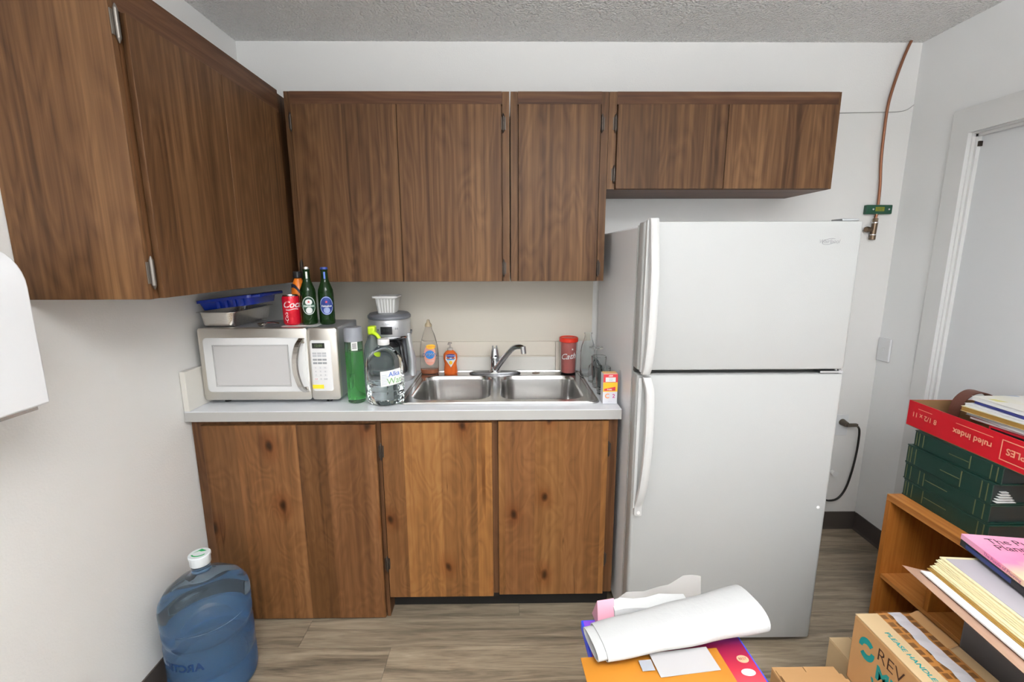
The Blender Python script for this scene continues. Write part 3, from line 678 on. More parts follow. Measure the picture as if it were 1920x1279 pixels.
# ================================================================== MICROWAVE
MX0, MX1, MYF, MYB, MZ0, MZ1 = .028, .562, -.545, -.285, .932, 1.219
mw = thing('microwave', 'stainless and white countertop microwave oven on the left of the worktop', 'microwave', (.295, -.42, .914))
def rbox_y(x0, x1, z0, z1, y0, y1, r): return MB().loft([[(p[0], y, p[1]) for p in rr2((x0+x1)/2, (z0+z1)/2, (x1-x0)/2-d, (z1-z0)/2-d, r, 5)] for y, d in ((y1, 0), (y0+.003, 0), (y0, .003))])
part('case', MB().box(MX0+.006, MX1-.004, MYF+.0245, MYB, MZ0, MZ1-.003), MWG, mw, bevel=.004)
DX = .4475
part('door', rbox_y(MX0, DX, MZ0-.001, MZ1, MYF, MYF+.024, .012), STEELD, mw, smooth=True)
part('control_panel', rbox_y(DX+.0015, MX1, MZ0-.001, MZ1, MYF, MYF+.024, .014), STEELD, mw, smooth=True)
part('door_surround', rbox_y(.046, .4455, .965, 1.181, MYF-.0035, MYF-.0003, .016), MWW, mw, smooth=True)
part('window', rbox_y(.086, .372, .991, 1.151, MYF-.0050, MYF-.0036, .004), MWWIN, mw)
wf = MB(); 
for a in ((.083, .375, 1.151, 1.154), (.083, .375, .988, .991), (.083, .086, .988, 1.154), (.372, .375, .988, 1.154)): wf.box(a[0], a[1], MYF-.0062, MYF-.0036, a[2], a[3])
part('window_frame', wf, plain('window_rim_grey', (.45, .45, .45, 1), .3), mw)
hp = smooth_path([(.432, MYF-.010, 1.181), (.420, MYF-.026, 1.155), (.4115, MYF-.034, 1.11), (.410, MYF-.036, 1.07), (.4135, MYF-.034, 1.03), (.422, MYF-.026, .99), (.433, MYF-.010, .967)], 5)
part('handle', MB().loft([[(p.x-.012, p.y-.001, p.z), (p.x-.008, p.y-.007, p.z), (p.x+.008, p.y-.007, p.z), (p.x+.012, p.y-.001, p.z), (p.x+.010, p.y+.003, p.z), (p.x-.010, p.y+.003, p.z)] for p in hp]), STEEL, mw, smooth=True)
for z0 in (.968, 1.160): part('handle_post', MB().box(.423, .441, MYF-.013, MYF-.0036, z0, z0+.019), STEEL, mw, bevel=.002)
part('handle_recess', MB().loft([[(p.x+.014+o, y_, p.z) for o, y_ in ((0, MYF-.0040), (.014*math.sin(PI*i/(len(hp)-1))+.002, MYF-.0040), (.014*math.sin(PI*i/(len(hp)-1))+.002, MYF-.0075), (0, MYF-.0075))] for i, p in enumerate(hp)]), WHITE, mw, smooth=True)
part('control_plate', rbox_y(.4565, .5365, .967, 1.1705, MYF-.0035, MYF-.0003, .010), MWW, mw, smooth=True)
part('display', MB().box(.4665, .5145, MYF-.0048, MYF-.0036, 1.139, 1.160), LCD, mw)
lettering(mw, '12:00', .014, planar((.4905, MYF-.0052, 1.1495), (1, 0, 0), (0, 0, 1)), LCDT)
kb = MB()
for r_, z in enumerate((1.119, 1.109, 1.094, 1.0805)):
    for c_ in range(3): part('button', MB().box(.4655+.0185*c_, .4815+.0185*c_, MYF-.0046, MYF-.0036, z-.0038, z+.0038), [plain('button_grey', (.55, .56, .58, 1), .4), KEYS][r_ > 1] if r_ > 1 else bpy.data.materials.get('button_grey_l') or plain('button_grey_l', (.52, .53, .55, 1), .4), mw)
for r_, z in enumerate((1.062, 1.047, 1.032)):
    for c_ in range(3):
        b_ = part('button', MB().box(.4655+.0185*c_, .4815+.0185*c_, MYF-.0044, MYF-.0036, z-.005, z+.005), bpy.data.materials.get('button_white') or plain('button_white', (.76, .76, .77, 1), .4), mw)
        lettering(b_, str(r_*3+c_+1), .0085, planar((.4735+.0185*c_, MYF-.0048, z), (1, 0, 0), (0, 0, 1)), KEYS)
for c_, (s_, m_) in enumerate((('STOP', REDP), ('0', KEYS), ('START', KEYS))):
    b_ = part('button', MB().box(.4655+.0185*c_, .4815+.0185*c_, MYF-.0044, MYF-.0036, 1.0115, 1.0215), bpy.data.materials['button_white'], mw)
    lettering(b_, s_, .0085 if c_ == 1 else .0048, planar((.4735+.0185*c_, MYF-.0048, 1.0165), (1, 0, 0), (0, 0, 1)), m_, bold=.0001)
part('sticker', MB().box(.457, .5005, MYF-.0050, MYF-.0037, .978, .9935), YEL, mw, label='yellow sticker')
for x in (.09, .50):
    for y in (-.50, -.33): part('foot', MB().cyl((x, y, .9142), (x, y, .9315), .012, n=14), BLACKP, mw)
MT = 1.2195-.003+.0002
MT = MZ1-.003+.0004
# ---- on the microwave
pn = thing('steam_pan', 'stainless steel roasting pan on the left of the microwave top', 'pan', (.09, -.40, MT))
def pan(cx, cy, hx, hy, z0, h, fl=.012):
    inn = [rr(cx, cy, hx-.012, hy-.012, .02, z0+.0015, 5), rr(cx, cy, hx-.006, hy-.006, .024, z0+.010, 5), rr(cx, cy, hx, hy, .026, z0+h, 5)]
    out = [rr(cx, cy, hx-.014, hy-.014, .02, z0, 5), rr(cx, cy, hx-.005, hy-.005, .025, z0+.008, 5), rr(cx, cy, hx+.001, hy+.001, .027, z0+h-.001, 5), rr(cx, cy, hx+fl, hy+fl, .03, z0+h-.0005, 5), rr(cx, cy, hx+fl, hy+fl, .03, z0+h+.001, 5)]
    return MB().loft(out+inn[::-1])
part('pan_body', pan(.091, -.368, .067, .152, MT, .060), STEEL, pn, smooth=True)
bl = thing('blue_tray', 'cobalt blue plastic tray lying tilted on top of the roasting pan', 'tray', (.14, -.38, 1.28))
M_ = Matrix.Translation((.008, -.40, 1.2785)) @ Matrix.Rotation(-.115, 4, 'Y') @ Matrix.Diagonal((.90, 1, 1, 1))
def tray_geo():
    a = [rr(.13, 0, .110, .095, .02, 0, 4), rr(.13, 0, .118, .103, .022, .028, 4), rr(.13, 0, .125, .112, .024, .029, 4), rr(.13, 0, .125, .112, .024, .040, 4), rr(.13, 0, .112, .097, .02, .038, 4), rr(.13, 0, .106, .091, .018, .004, 4)]
    return MB().loft(a)
part('tray_body', tray_geo().xf(M_), BLUEP, bl, smooth=True)
part('grip_tab', MB().box(.250, .288, -.105, .085, .026, .040).xf(M_), BLUEP, bl, bevel=.004)
rb_ = MB()
for k in range(4): rb_.box(.10+.035*k, .112+.035*k, -.1115, -.1015, .001, .0285)
part('rib', rb_.xf(M_), BLUEP, bl, bevel=.001)
spn = thing('measuring_spoon', 'small steel spoon lying on the microwave between pan and can', 'spoon', (.262, -.48, MT))
part('spoon_bowl', MB().lathe((.258, -.500, MT), [(.004, .0), (.012, .004), (.0155, .014), (.0145, .0155), (.008, .006), (.002, .004)], 20, sx=1.2), STEEL, spn, smooth=True)
part('spoon_handle', MB().tube([(.268, -.488, MT+.014), (.280, -.462, MT+.012), (.290, -.435, MT+.0045)], .004, 8), STEEL, spn, smooth=True)
single('card', MB().box(.325, .466, -.487, -.395, MT, MT+.0012), PAPER, 'white card lying flat under the red can and first beer bottle', 'card', (.39, -.44, MT))
CT = MT+.0014
can = thing('soda_can', 'red soda can with white script on the microwave', 'can', (.353, -.447, CT))
cc = (.353, -.447, CT)
part('can_body', MB().lathe(cc, [(.024, 0), (.030, .004), (.033, .010), (.033, .108), (.030, .116)], 36, cap1=False), RED, can, smooth=True)
part('can_end', MB().lathe(cc, [(.030, .116), (.0275, .1205), (.0262, .1195), (.0255, .116), (.002, .116)], 36), ALU, can, smooth=True)
ang = facing(cc[0], cc[1])
lettering(can, 'Coca', .036, cylf(cc, .0334, ang+.10, CT+.083), PAPER, shear=.35, bold=.0006)
part('wave_stripe', patch(lambda a, b: cylf(cc, .0334, ang, CT+.063+.002*math.sin(a*120))(a, b), -.022, .026, 0, .003, 16), PAPER, can)
lettering(can, '-Cola', .019, (lambda f: (lambda a, b: f(-b, a)))(cylf(cc, .0334, ang-.6, CT+.032)), PAPER, shear=.3)
def beer(cx, cy, z, label, lm, accent, script):
    t = thing('beer_bottle', label, 'bottle', (cx, cy, z), 'green beer bottles')
    c = (cx, cy, z)
    part('glass', MB().lathe(c, [(.024, 0), (.0285, .003), (.0300, .010), (.0300, .125), (.0285, .140), (.021, .160), (.0155, .176), (.0135, .190), (.0128, .216), (.0142, .218), (.0142, .222), (.013, .2225)], 36), BEER, t, smooth=True)
    part('cap', MB().lathe(c, [(.0148, .2215), (.0150, .224), (.0135, .2300), (.006, .2308)], 24), [ALU, bpy.data.materials['blue_label']][lm == LBLB], t, smooth=True)
    a = facing(cx, cy); f = cylf(c, .0305, a, z)
    part('label', disc(f, 0, .078, .0275, .0375), lm, t)
    f2 = cylf(c, .0308, a, z)
    part('label_ring', disc(f2, 0, .078, .0262, .0362, ri=.93), PAPER if lm == LBLG else plain('silver_blue', (.45, .52, .75, 1), .4), t)
    part('label_panel', disc(f2, 0, .092, .0135, .0115) if lm == LBLG else disc(f2, 0, .092, .0120, .0115), accent, t)
    part('label_base', disc(f2, 0, .059, .0125, .0125), PAPER if lm == LBLG else plain('silver_blue2', (.30, .36, .60, 1), .4), t)
    part('star', star(cylf(c, .0311, a, z), 0, .093, .006), REDP, t)
    part('label_band', patch(cylf(c, .0310, a, z), -.0265, .0265, .0715, .0815), plain('band', (.10, .22, .16, 1), .4) if lm == LBLG else LBLB, t)
    lettering(t, script, .0110, cylf(c, .0313, a, z+.0765), PAPER, bold=.0003)
    part('neck_label', patch(cylf(c, .0143, a, z), -.0035, .0035, .172, .212, 4), PAPER if lm == LBLG else plain('neck_blue', (.10, .18, .62, 1), .4), t)
    return t
beer(.4195, -.437, CT, 'green beer bottle with a green and white oval label', LBLG, PAPER, 'Heineken')
beer(.4860, -.425, MT, 'green beer bottle with a blue oval label, rightmost on the microwave', LBLB, NAVYPR, 'Heineken')
ob_ = thing('sports_drink_bottle', 'orange wrapped bottle with a black cap behind the red can', 'bottle', (.385, -.376, MT))
oc = (.3610, -.3850, MT)
part('wrap', MB().lathe(oc, [(.024, 0), (.028, .004), (.0285, .03), (.027, .07), (.0285, .11), (.0280, .140), (.0215, .163), (.014, .184)], 32), ORANGE, ob_, smooth=True)
fo = cylf(oc, .0290, facing(oc[0], oc[1]), MT)
part('wrap_swoosh', patch(lambda a, b: fo(a, b-.5*a-.010*math.sin(a*90)), -.034, .034, .128, .143, 16), NAVY, ob_)
part('cap', MB().lathe(oc, [(.0155, .186), (.0175, .188), (.0175, .210), (.0155, .2125), (.004, .2126)], 28), BLACKP, ob_, smooth=True)

# ================================================================== ON THE WORKTOP
CZ = .914
g1 = thing('green_bottle', 'tall green drink bottle with a grey cap beside the microwave', 'bottle', (.616, -.516, CZ))
c = (.616, -.516, CZ)
part('bottle_body', MB().lathe(c, [(.028, 0), (.033, .003), (.0340, .010), (.0340, .245), (.0315, .252), (.0315, .254), (.0320, .2535), (.0325, .245), (.0325, .02), (.030, .014), (.003, .014)][:5]+[(.031, .252)], 36), GLIQ, g1, smooth=True)
part('liquid', MB().lathe(c, [(.003, .016), (.0310, .016), (.0320, .022), (.0320, .208), (.003, .208)], 32), GLIQ2, g1, smooth=True)
part('cap', MB().lathe(c, [(.0335, .2475), (.0350, .249), (.0350, .298), (.032, .3035), (.010, .304)], 36), DARKG if False else plain('grey_cap', (.25, .26, .29, 1), .4), g1, smooth=True)
a_ = facing(c[0], c[1])
lb_ = part('label', patch(cylf(c, .0346, a_, CZ), -.010, .014, .215, .250, 6), PAPER, g1)
lt = MB()
for k in range(6): 
    q = patch(cylf(c, .0349, a_, CZ), -.006, .010, .222+.0038*k, .2238+.0038*k, 6); lt.add(q.v, q.f)
part('barcode', lt, BLACKT, lb_)
g2 = thing('cleaning_bottle', 'grey bottle with a lime green loop handle behind the green bottle', 'bottle', (.660, -.418, CZ))
c = (.660, -.418, CZ)
part('bottle_body', MB().lathe(c, [(.028, 0), (.034, .004), (.036, .02), (.036, .18), (.030, .215), (.020, .235), (.016, .255)], 32), SMOKE, g2, smooth=True)
part('cap', MB().box(.648, .678, -.437, -.402, 1.172, 1.207), LIME, g2, bevel=.006)
part('loop_handle', MB().tube(smooth_path([(.668, -.432, 1.182), (.690, -.440, 1.170), (.704, -.444, 1.14), (.707, -.444, 1.10), (.700, -.441, 1.07)], 6), .0075, 12), LIME, g2, smooth=True)
part('sticker', patch(cylf(c, .0366, facing(.66, -.418)+.1, CZ), -.008, .016, .10, .150, 6), CYAN, g2)
# clear water jug
jg = thing('water_jug', 'clear plastic gallon of water with a white cap at the worktop edge', 'jug', (.739, -.535, CZ))
c = (.739, -.535, CZ)
jp = [(.045, 0), (.064, .004), (.070, .014), (.0715, .04), (.069, .05), (.0715, .062), (.0715, .165), (.066, .185), (.050, .208), (.030, .225), (.0205, .232), (.0195, .240)]
def fl_ring(c, r, z, n=40, sx=1.0, sy=.80): return [(c[0]+r*sx*math.cos(2*PI*j/n)*(1+.03*math.cos(8*PI*j/n)), c[1]+r*sy*math.sin(2*PI*j/n)*(1+.03*math.cos(8*PI*j/n)), c[2]+z) for j in range(n)]
part('jug_body', MB().loft([fl_ring(c, r, z) for r, z in jp]), CLEAR, jg, smooth=True)
part('facets', MB().loft([fl_ring(c, r, z, 14) for r, z in ((.050, .006), (.066, .022), (.062, .042), (.067, .058), (.061, .074), (.066, .088), (.003, .089))]), WATER, jg)
part('cap', MB().lathe(c, [(.0215, .2365), (.0225, .238), (.0225, .256), (.0205, .2590), (.004, .2594)], 32), WHITE, jg, smooth=True)
a_ = facing(c[0], c[1])+.10
def jl(a, b):
    an = a_+a/.070; return (c[0]+.0735*math.cos(an)*(1+.03*math.cos(4*an)), c[1]+.0735*.80*math.sin(an)*(1+.03*math.cos(4*an)), CZ+b+.10*a)
lb_ = part('label', patch(jl, -.028, .055, .085, .145, 14), PAPER, jg)
def jl2(a, b):
    p = Vector(jl(a, b)); d = Vector((p.x-c[0], p.y-c[1], 0)).normalized()*.0007; return tuple(p+d)
lettering(lb_, 'Alka', .026, lambda a, b: jl2(a+.024, b+.128), plain('blue_ink', (.05, .14, .55, 1), .5), bold=.0002)
lettering(lb_, 'Wat', .034, lambda a, b: jl2(a+.024, b+.101), plain('green_ink', (.20, .42, .16, 1), .5))
lt = MB()
for k in range(7):
    q = patch(jl2, -.024, -.006+.003*(k % 3), .092+.006*k, .0935+.006*k, 6); lt.add(q.v, q.f)
part('small_print', lt, plain('pale_ink', (.45, .50, .62, 1), .5), lb_)

# coffee maker
cm = thing('coffee_maker', 'silver drip coffee maker with a black carafe handle behind the water jug', 'coffee maker', (.672, -.165, CZ))
cx, cy = .672, -.165
def oval(sx, sy, z, n=40, ox=0, oy=0): return [(cx+ox+sx*math.cos(2*PI*j/n), cy+oy+sy*math.sin(2*PI*j/n), CZ+z) for j in range(n)]
part('base', MB().loft([oval(.100, .095, 0), oval(.104, .100, .006), oval(.102, .098, .028), oval(.090, .088, .034)]), SILV, cm, smooth=True)
part('column', MB().loft([[(cx+p[0], cy+.055+p[1]*.6, CZ+z) for p in rr2(0, 0, hx, .055, .03)] for hx, z in ((.090, .034), (.080, .10), (.082, .19), (.090, .225))]), SILVD, cm, smooth=True)
part('side_column', MB().tube([(cx+.098, cy-.01, CZ+.02), (cx+.100, cy-.015, CZ+.10), (cx+.092, cy-.02, CZ+.17), (cx+.086, cy-.02, CZ+.225)], [.020, .018, .015, .014], 16), SILV, cm, smooth=True)
part('head', MB().loft([oval(.080, .080, .200), oval(.090, .090, .208), oval(.095, .095, .245), oval(.096, .096, .285), oval(.092, .092, .292)]), SILV, cm, smooth=True)
part('lid', MB().loft([oval(.093, .093, .2925), oval(.098, .098, .296), oval(.098, .098, .306), oval(.088, .088, .317), oval(.03, .03, .319)]), SILVD, cm, smooth=True)
def hf(a, b):
    an = -PI/2+.15+a/.097; return (cx+.0975*math.cos(an), cy+.0975*math.sin(an), CZ+b)
part('display', patch(hf, -.033, .019, .229, .264, 8), BLACKP, cm)
def hf2(a, b):
    an = -PI/2+.15+a/.097; return (cx+.0982*math.cos(an), cy+.0982*math.sin(an), CZ+b)
lettering(cm, '8:88', .016, lambda a, b: hf2(a-.006, b+.247), plain('dim_digits', (.05, .06, .06, 1), .4))
lettering(cm, 'Mr. Coffee', .009, lambda a, b: hf2(a-.006, b+.276), KEYS)
for k, (aa, bb) in enumerate(((-.044, .250), (.034, .254), (.042, .254))): part('button', disc(hf2, aa, bb, .0035, .005, 12), [ALU, KEYS, KEYS][k], cm)
part('chrome_band', MB().loft([oval(.0955, .0955, .2065), oval(.0975, .0975, .211), oval(.0955, .0955, .2155)], False, False), CHROME, cm, smooth=True)
part('carafe', MB().lathe((cx, cy-.015, CZ+.036), [(.055, 0), (.066, .008), (.070, .05), (.064, .09), (.050, .125), (.052, .145)], 36), SMOKE, cm, smooth=True)
part('carafe_collar', MB().lathe((cx, cy-.015, CZ+.036), [(.0525, .126), (.056, .128), (.058, .155), (.045, .162), (.006, .163)], 36), BLACKP, cm, smooth=True)
part('carafe_handle', MB().tube(smooth_path([(cx+.045, cy-.060, CZ+.19), (cx+.070, cy-.098, CZ+.18), (cx+.080, cy-.112, CZ+.13), (cx+.088, cy-.108, CZ+.075), (cx+.078, cy-.085, CZ+.06)], 6), [.010]*25, 12, 1.3), BLACKP, cm, smooth=True)
# filter basket
fb_ = thing('filter_basket', 'white ribbed plastic filter basket standing on the coffee maker lid', 'basket', (.668, -.175, CZ+.319))
bz = CZ+.3195
def fr_(s, z, r=.012): return rr(.668, -.175, s, s*.95, r, bz+z, 4)
part('basket_body', MB().loft([fr_(.038, 0), fr_(.046, .068), fr_(.056, .070), fr_(.057, .078), fr_(.052, .078), fr_(.046, .066), fr_(.036, .003)]), WHITE, fb_, smooth=True)
for side in range(2):
    for k in range(6):
        u_ = -.030+.012*k
        for_ = MB()
        if side == 0: for_.loft([[(.668+u_*s-.0018, -.175-sy, bz+z), (.668+u_*s+.0018, -.175-sy, bz+z), (.668+u_*s+.0018, -.175-sy-.003, bz+z), (.668+u_*s-.0018, -.175-sy-.003, bz+z)] for s, sy, z in ((1, .0362, .003), (1.15, .0435, .066))])
        else: for_.loft([[(.668+sx, -.175+u_*s-.0018, bz+z), (.668+sx, -.175+u_*s+.0018, bz+z), (.668+sx+.003, -.175+u_*s+.0018, bz+z), (.668+sx+.003, -.175+u_*s-.0018, bz+z)] for s, sx, z in ((1, .0382, .003), (1.15, .0455, .066))])
        part('rib', for_, plain('rib_grey', (.45, .44, .42, 1), .5) if k == 0 and side == 0 else bpy.data.materials['rib_grey'], fb_)

# dish soap
ds = thing('dish_soap_bottle', 'clear orange dish soap bottle, nearly empty, on the sink ledge', 'bottle', (.838, -.088, RZ))
c = (.838, -.086, RZ)
sc = dict(sx=1.0, sy=.58)
part('bottle_body', MB().lathe(c, [(.038, 0), (.043, .004), (.0455, .03), (.046, .09), (.044, .125), (.037, .165), (.027, .200), (.018, .222), (.0155, .235)], 36, **sc), DAWNB, ds, smooth=True)
part('liquid', MB().lathe(c, [(.036, .003), (.041, .006), (.0425, .026), (.003, .0265)], 36, **sc), AMBER, ds, smooth=True)
part('cap', MB().lathe(c, [(.0165, .235), (.0175, .237), (.0165, .247), (.009, .256), (.007, .268), (.003, .270)], 24, sx=1, sy=.8), plain('amber_clear_cap', (.75, .62, .42, 1), .15, trans=.6), ds, smooth=True)
def df(a, b, k=1.0):
    an = -PI/2+.08+a/.046; return (c[0]+.0467*math.cos(an)*k, c[1]+.0467*.58*math.sin(an)*k-.0006, RZ+b)
part('label', disc(df, .004, .098, .030, .050), SALMON, ds, label='salmon printed label')
part('label_top', disc(lambda a, b: df(a, b, 1.015), .010, .140, .024, .012), YORANGE, ds)
part('logo_disc', disc(lambda a, b: df(a, b, 1.02), .004, .101, .023, .021), BLUEPR, ds)
lettering(ds, 'DAWN', .023, lambda a, b: df(a+.003, b+.100, 1.035), PAPER, bold=.0008, shear=.1)
lettering(ds, 'DAWN', .023, lambda a, b: df(a+.0035, b+.0995, 1.045), NAVYPR, bold=.0001, shear=.1)
lettering(ds, 'ANTIBACTERIAL', .0075, lambda a, b: df(a+.010, b+.140, 1.03), REDP)
lettering(ds, 'ORANGE', .009, lambda a, b: df(a+.004, b+.070, 1.03), PAPER)
# hand soap
hs = thing('hand_soap_bottle', 'small orange hand soap bottle with a clear pump, left of the faucet', 'bottle', (.941, -.085, RZ))
c = (.941, -.085, RZ)
part('bottle_body', MB().lathe(c, [(.029, 0), (.033, .004), (.0335, .02), (.029, .050), (.0345, .080), (.0335, .098), (.022, .112), (.013, .118)], 32, sx=1, sy=.7), ORSOAP, hs, smooth=True)
def sf(a, b, k=1.0):
    an = -PI/2+.12+a/.034; return (c[0]+.0352*math.cos(an)*k, c[1]+.0352*.7*math.sin(an)*k-.0006, RZ+b)
part('label', MB().add([sf(a, b) for a, b in ((-.024, .098), (.024, .098), (.027, .075), (0, .036), (-.027, .075), (0, .098))], [(5, 4, 3), (5, 3, 2), (5, 2, 1), (5, 0, 4)]), PAPER, hs)
part('logo_band', disc(lambda a, b: sf(a, b, 1.03), 0, .094, .023, .009), NAVYPR, hs)
lettering(hs, 'SOFTSOAP', .0085, lambda a, b: sf(a, b+.094, 1.05), PAPER)
part('print_band', patch(lambda a, b: sf(a, b, 1.03), -.018, .018, .074, .080, 8), BLUEPR, hs)
part('print_spot', disc(lambda a, b: sf(a, b, 1.03), 0, .060, .008, .009), YORANGE, hs)
part('pump', MB().lathe(c, [(.013, .1185), (.014, .120), (.014, .128), (.006, .131), (.0045, .132), (.0045, .148), (.009, .150), (.009, .156), (.003, .158)], 20).tube([(c[0], c[1], RZ+.153), (c[0]-.004, c[1]-.014, RZ+.155), (c[0]-.006, c[1]-.026, RZ+.152)], .004, 10), plain('clear_pump', (.80, .74, .70, 1), .15, trans=.6), hs, smooth=True)

# red lidded tumbler
tu = thing('tumbler', 'clear tumbler with a red lid, pink liner and white script', 'tumbler', (1.522, -.092, RZ))
c = (1.522, -.092, RZ)
part('outer_cup', MB().lathe(c, [(.036, 0), (.0375, .003), (.0440, .165), (.0430, .166), (.0425, .162), (.0365, .006), (.003, .0055)], 36), CLEAR, tu, smooth=True)
part('liner', MB().lathe(c, [(.030, .0065), (.0335, .0085), (.0395, .160), (.003, .161)], 36), PINKCUP, tu, smooth=True)
part('lid', MB().lathe(c, [(.0445, .160), (.0465, .162), (.0465, .178), (.043, .1815), (.040, .178), (.006, .178)], 36), REDLID, tu, smooth=True)
def tf(a, b):
    r = .0392+.0062*(b/.165); an = facing(c[0], c[1])+.05+a/r; return (c[0]+r*math.cos(an), c[1]+r*math.sin(an), RZ+b)
lettering(tu, "Cath'", .040, lambda a, b: tf(a, b+.092+a*.1), PAPER, shear=.35, bold=.0003)
part('print_mark', star(lambda a, b: tf(a, b), .018, .128, .006), PAPER, tu)
# clear bottle and glasses between sink and refrigerator
gb = thing('glass_bottle', 'empty clear glass bottle, tallest of the glassware by the refrigerator', 'bottle', (1.606, -.150, RZ))
c = (1.607, -.150, RZ)
part('glass', MB().lathe(c, [(.030, 0), (.034, .004), (.035, .02), (.035, .120), (.031, .150), (.021, .178), (.017, .190), (.0165, .205), (.019, .208), (.019, .214), (.0155, .2145), (.0145, .205), (.0145, .192), (.019, .178), (.028, .150), (.0325, .118), (.0325, .022), (.030, .008), (.003, .008)], 32), GLASS, gb, smooth=True)
tg = thing('drinking_glass', 'clear straight drinking glass standing beside the sink rim', 'glass', (1.622, -.330, CZ), 'empty glasses by the refrigerator')
part('glass', MB().lathe((1.6245, -.330, CZ), [(.024, 0), (.026, .003), (.033, .140), (.0315, .1415), (.0305, .138), (.024, .012), (.003, .010)], 32), GLASS, tg, smooth=True)
wg = thing('drinking_glass', 'upturned footed glass with its flat base in the air, beside the refrigerator', 'glass', (1.626, -.245, CZ), 'empty glasses by the refrigerator')
part('glass', MB().lathe((1.628, -.242, CZ), [(.030, 0), (.032, .002), (.034, .04), (.030, .075), (.014, .095), (.007, .105), (.006, .150), (.010, .156), (.032, .160), (.032, .164), (.004, .165)], 32), GLASS, wg, smooth=True)
tg2 = thing('drinking_glass', 'clear tapered drinking glass behind the small carton', 'glass', (1.622, -.425, CZ), 'empty glasses by the refrigerator')
part('glass', MB().lathe((1.6235, -.428, CZ), [(.022, 0), (.024, .003), (.031, .115), (.0297, .1165), (.0285, .113), (.0222, .012), (.003, .010)], 32), GLASS, tg2, smooth=True)
# carton
ct = thing('carton', 'small orange, red and white carton at the right end of the worktop', 'carton', (1.624, -.548, CZ))
Mc = Matrix.Translation((1.6235, -.548, CZ)) @ Matrix.Rotation(.03, 4, 'Z')
hx, hy, hz = .0285, .020, .122
part('carton_body', MB().box(-hx, hx, -hy, hy, .0003, hz).xf(Mc), plain('carton_grey_white', (.66, .66, .70, 1), .5), ct, bevel=.0008)
part('carton_top', MB().box(-hx+.0008, hx-.0008, -hy+.0008, hy-.0008, hz, hz+.0006).xf(Mc), plain('carton_peach', (.85, .50, .20, 1), .5), ct)
def cf(a, b): return tuple(Mc @ Vector((a, -hy-.0006, b)))
def cf2(a, b): return tuple(Mc @ Vector((a, -hy-.0011, b)))
def cp(f, a0, a1, b0, b1): return MB().quad(f(a0, b0), f(a1, b0), f(a1, b1), f(a0, b1))
part('red_panel', cp(cf, -hx, hx, .088, .121), REDP, ct)
part('white_panel', cp(cf2, -.020, .020, .090, .108), PAPER, ct)
lettering(ct, 'ARM', .008, lambda a, b: cf2(a, b+.114), PAPER, bold=.0003)
lettering(ct, '22', .014, lambda a, b: tuple(Mc @ Vector((a, -hy-.0016, b+.099))), plain('grey_blue_ink', (.45, .55, .60, 1), .5))
part('orange_panel', cp(cf, -hx, hx, .050, .0875), YORANGE, ct)
part('flag_panel', MB().add([cf2(-.024, .054), cf2(.020, .054), cf2(.020, .070), cf2(-.024, .062)], [(0, 1, 2, 3)]), REDP, ct)
lettering(ct, 'PURE', .008, lambda a, b: tuple(Mc @ Vector((a-.003, -hy-.0016, b+.0585))), PAPER, bold=.0002)
lt = MB(); lettering(ct, 'C', .026, lambda a, b: cf2(a-.012, b+.032), ORPRINT, bold=.0006, mb=lt); part('lettering', lt, ORPRINT, ct)
lettering(ct, '2', .022, lambda a, b: cf2(a+.014, b+.032), plain('magenta_ink', (.55, .05, .25, 1), .5), bold=.0004)
lettering(ct, 'SODA', .006, lambda a, b: cf2(a, b+.010), plain('grey_ink', (.5, .5, .58, 1), .5))

# ================================================================== WALL ITEMS
pp = thing('copper_pipe', 'thin copper pipe running from the ceiling down to the green bracket', 'pipe', (3.02, -.02, 1.72))
path = smooth_path([(3.064, -.020, H-.001), (3.052, -.018, 2.41), (3.038, -.016, 2.36), (3.014, -.016, 2.26), (3.000, -.016, 2.17), (2.999, -.016, 2.05), (3.003, -.016, 1.93), (3.014, -.016, 1.82), (3.018, -.016, 1.728)], 6)
part('pipe_run', MB().tube(path, .0062, 12), COPPER, pp, smooth=True)
part('pipe_tail', MB().tube([(3.017, -.016, 1.683), (3.014, -.016, 1.665)], .0062, 12), COPPER, pp, smooth=True)
br = thing('pipe_bracket', 'green metal bracket with a yellow plate on the back wall', 'bracket', (3.022, -.01, 1.705))
part('bracket_body', MB().box(2.960, 3.086, -.022, -.001, 1.684, 1.727), GREENM, br, bevel=.003)
part('yellow_plate', MB().box(3.003, 3.046, -.0232, -.0223, 1.697, 1.717), plain('yellow_green_plate', srgb(128, 128, 30), .5), br)
lettering(br, 'CAUTION', .007, planar((3.0245, -.0237, 1.7105), (1, 0, 0), (0, 0, 1)), GREENM); lettering(br, 'WATER', .007, planar((3.0245, -.0237, 1.7025), (1, 0, 0), (0, 0, 1)), GREENM)
for x in (2.991, 3.068): part('screw', MB().cyl((x, -.0223, 1.706), (x, -.025, 1.706), .0045, n=12), ALU, br)
vv = thing('shutoff_valve', 'small aged brass shutoff valve below the green bracket', 'valve', (3.01, -.02, 1.61))
part('valve_body', MB().cyl((3.014, -.018, 1.664), (3.013, -.018, 1.644), .012, n=6).cyl((3.013, -.018, 1.643), (3.010, -.018, 1.585), .0125, n=16).cyl((3.010, -.018, 1.584), (3.009, -.018, 1.562), .0135, n=14), BRASS, vv, bevel=.001)
part('side_stub', MB().cyl((3.000, -.019, 1.612), (2.985, -.021, 1.610), .010, n=12).cyl((2.985, -.021, 1.610), (2.968, -.023, 1.612), .014, n=6), BRASS, vv, bevel=.001)
part('valve_ring', MB().cyl((3.0132, -.018, 1.646), (3.0132, -.018, 1.641), .0138, n=20), ALU, vv)
part('valve_ring', MB().cyl((3.0102, -.018, 1.588), (3.0102, -.018, 1.584), .0142, n=20), ALU, vv)
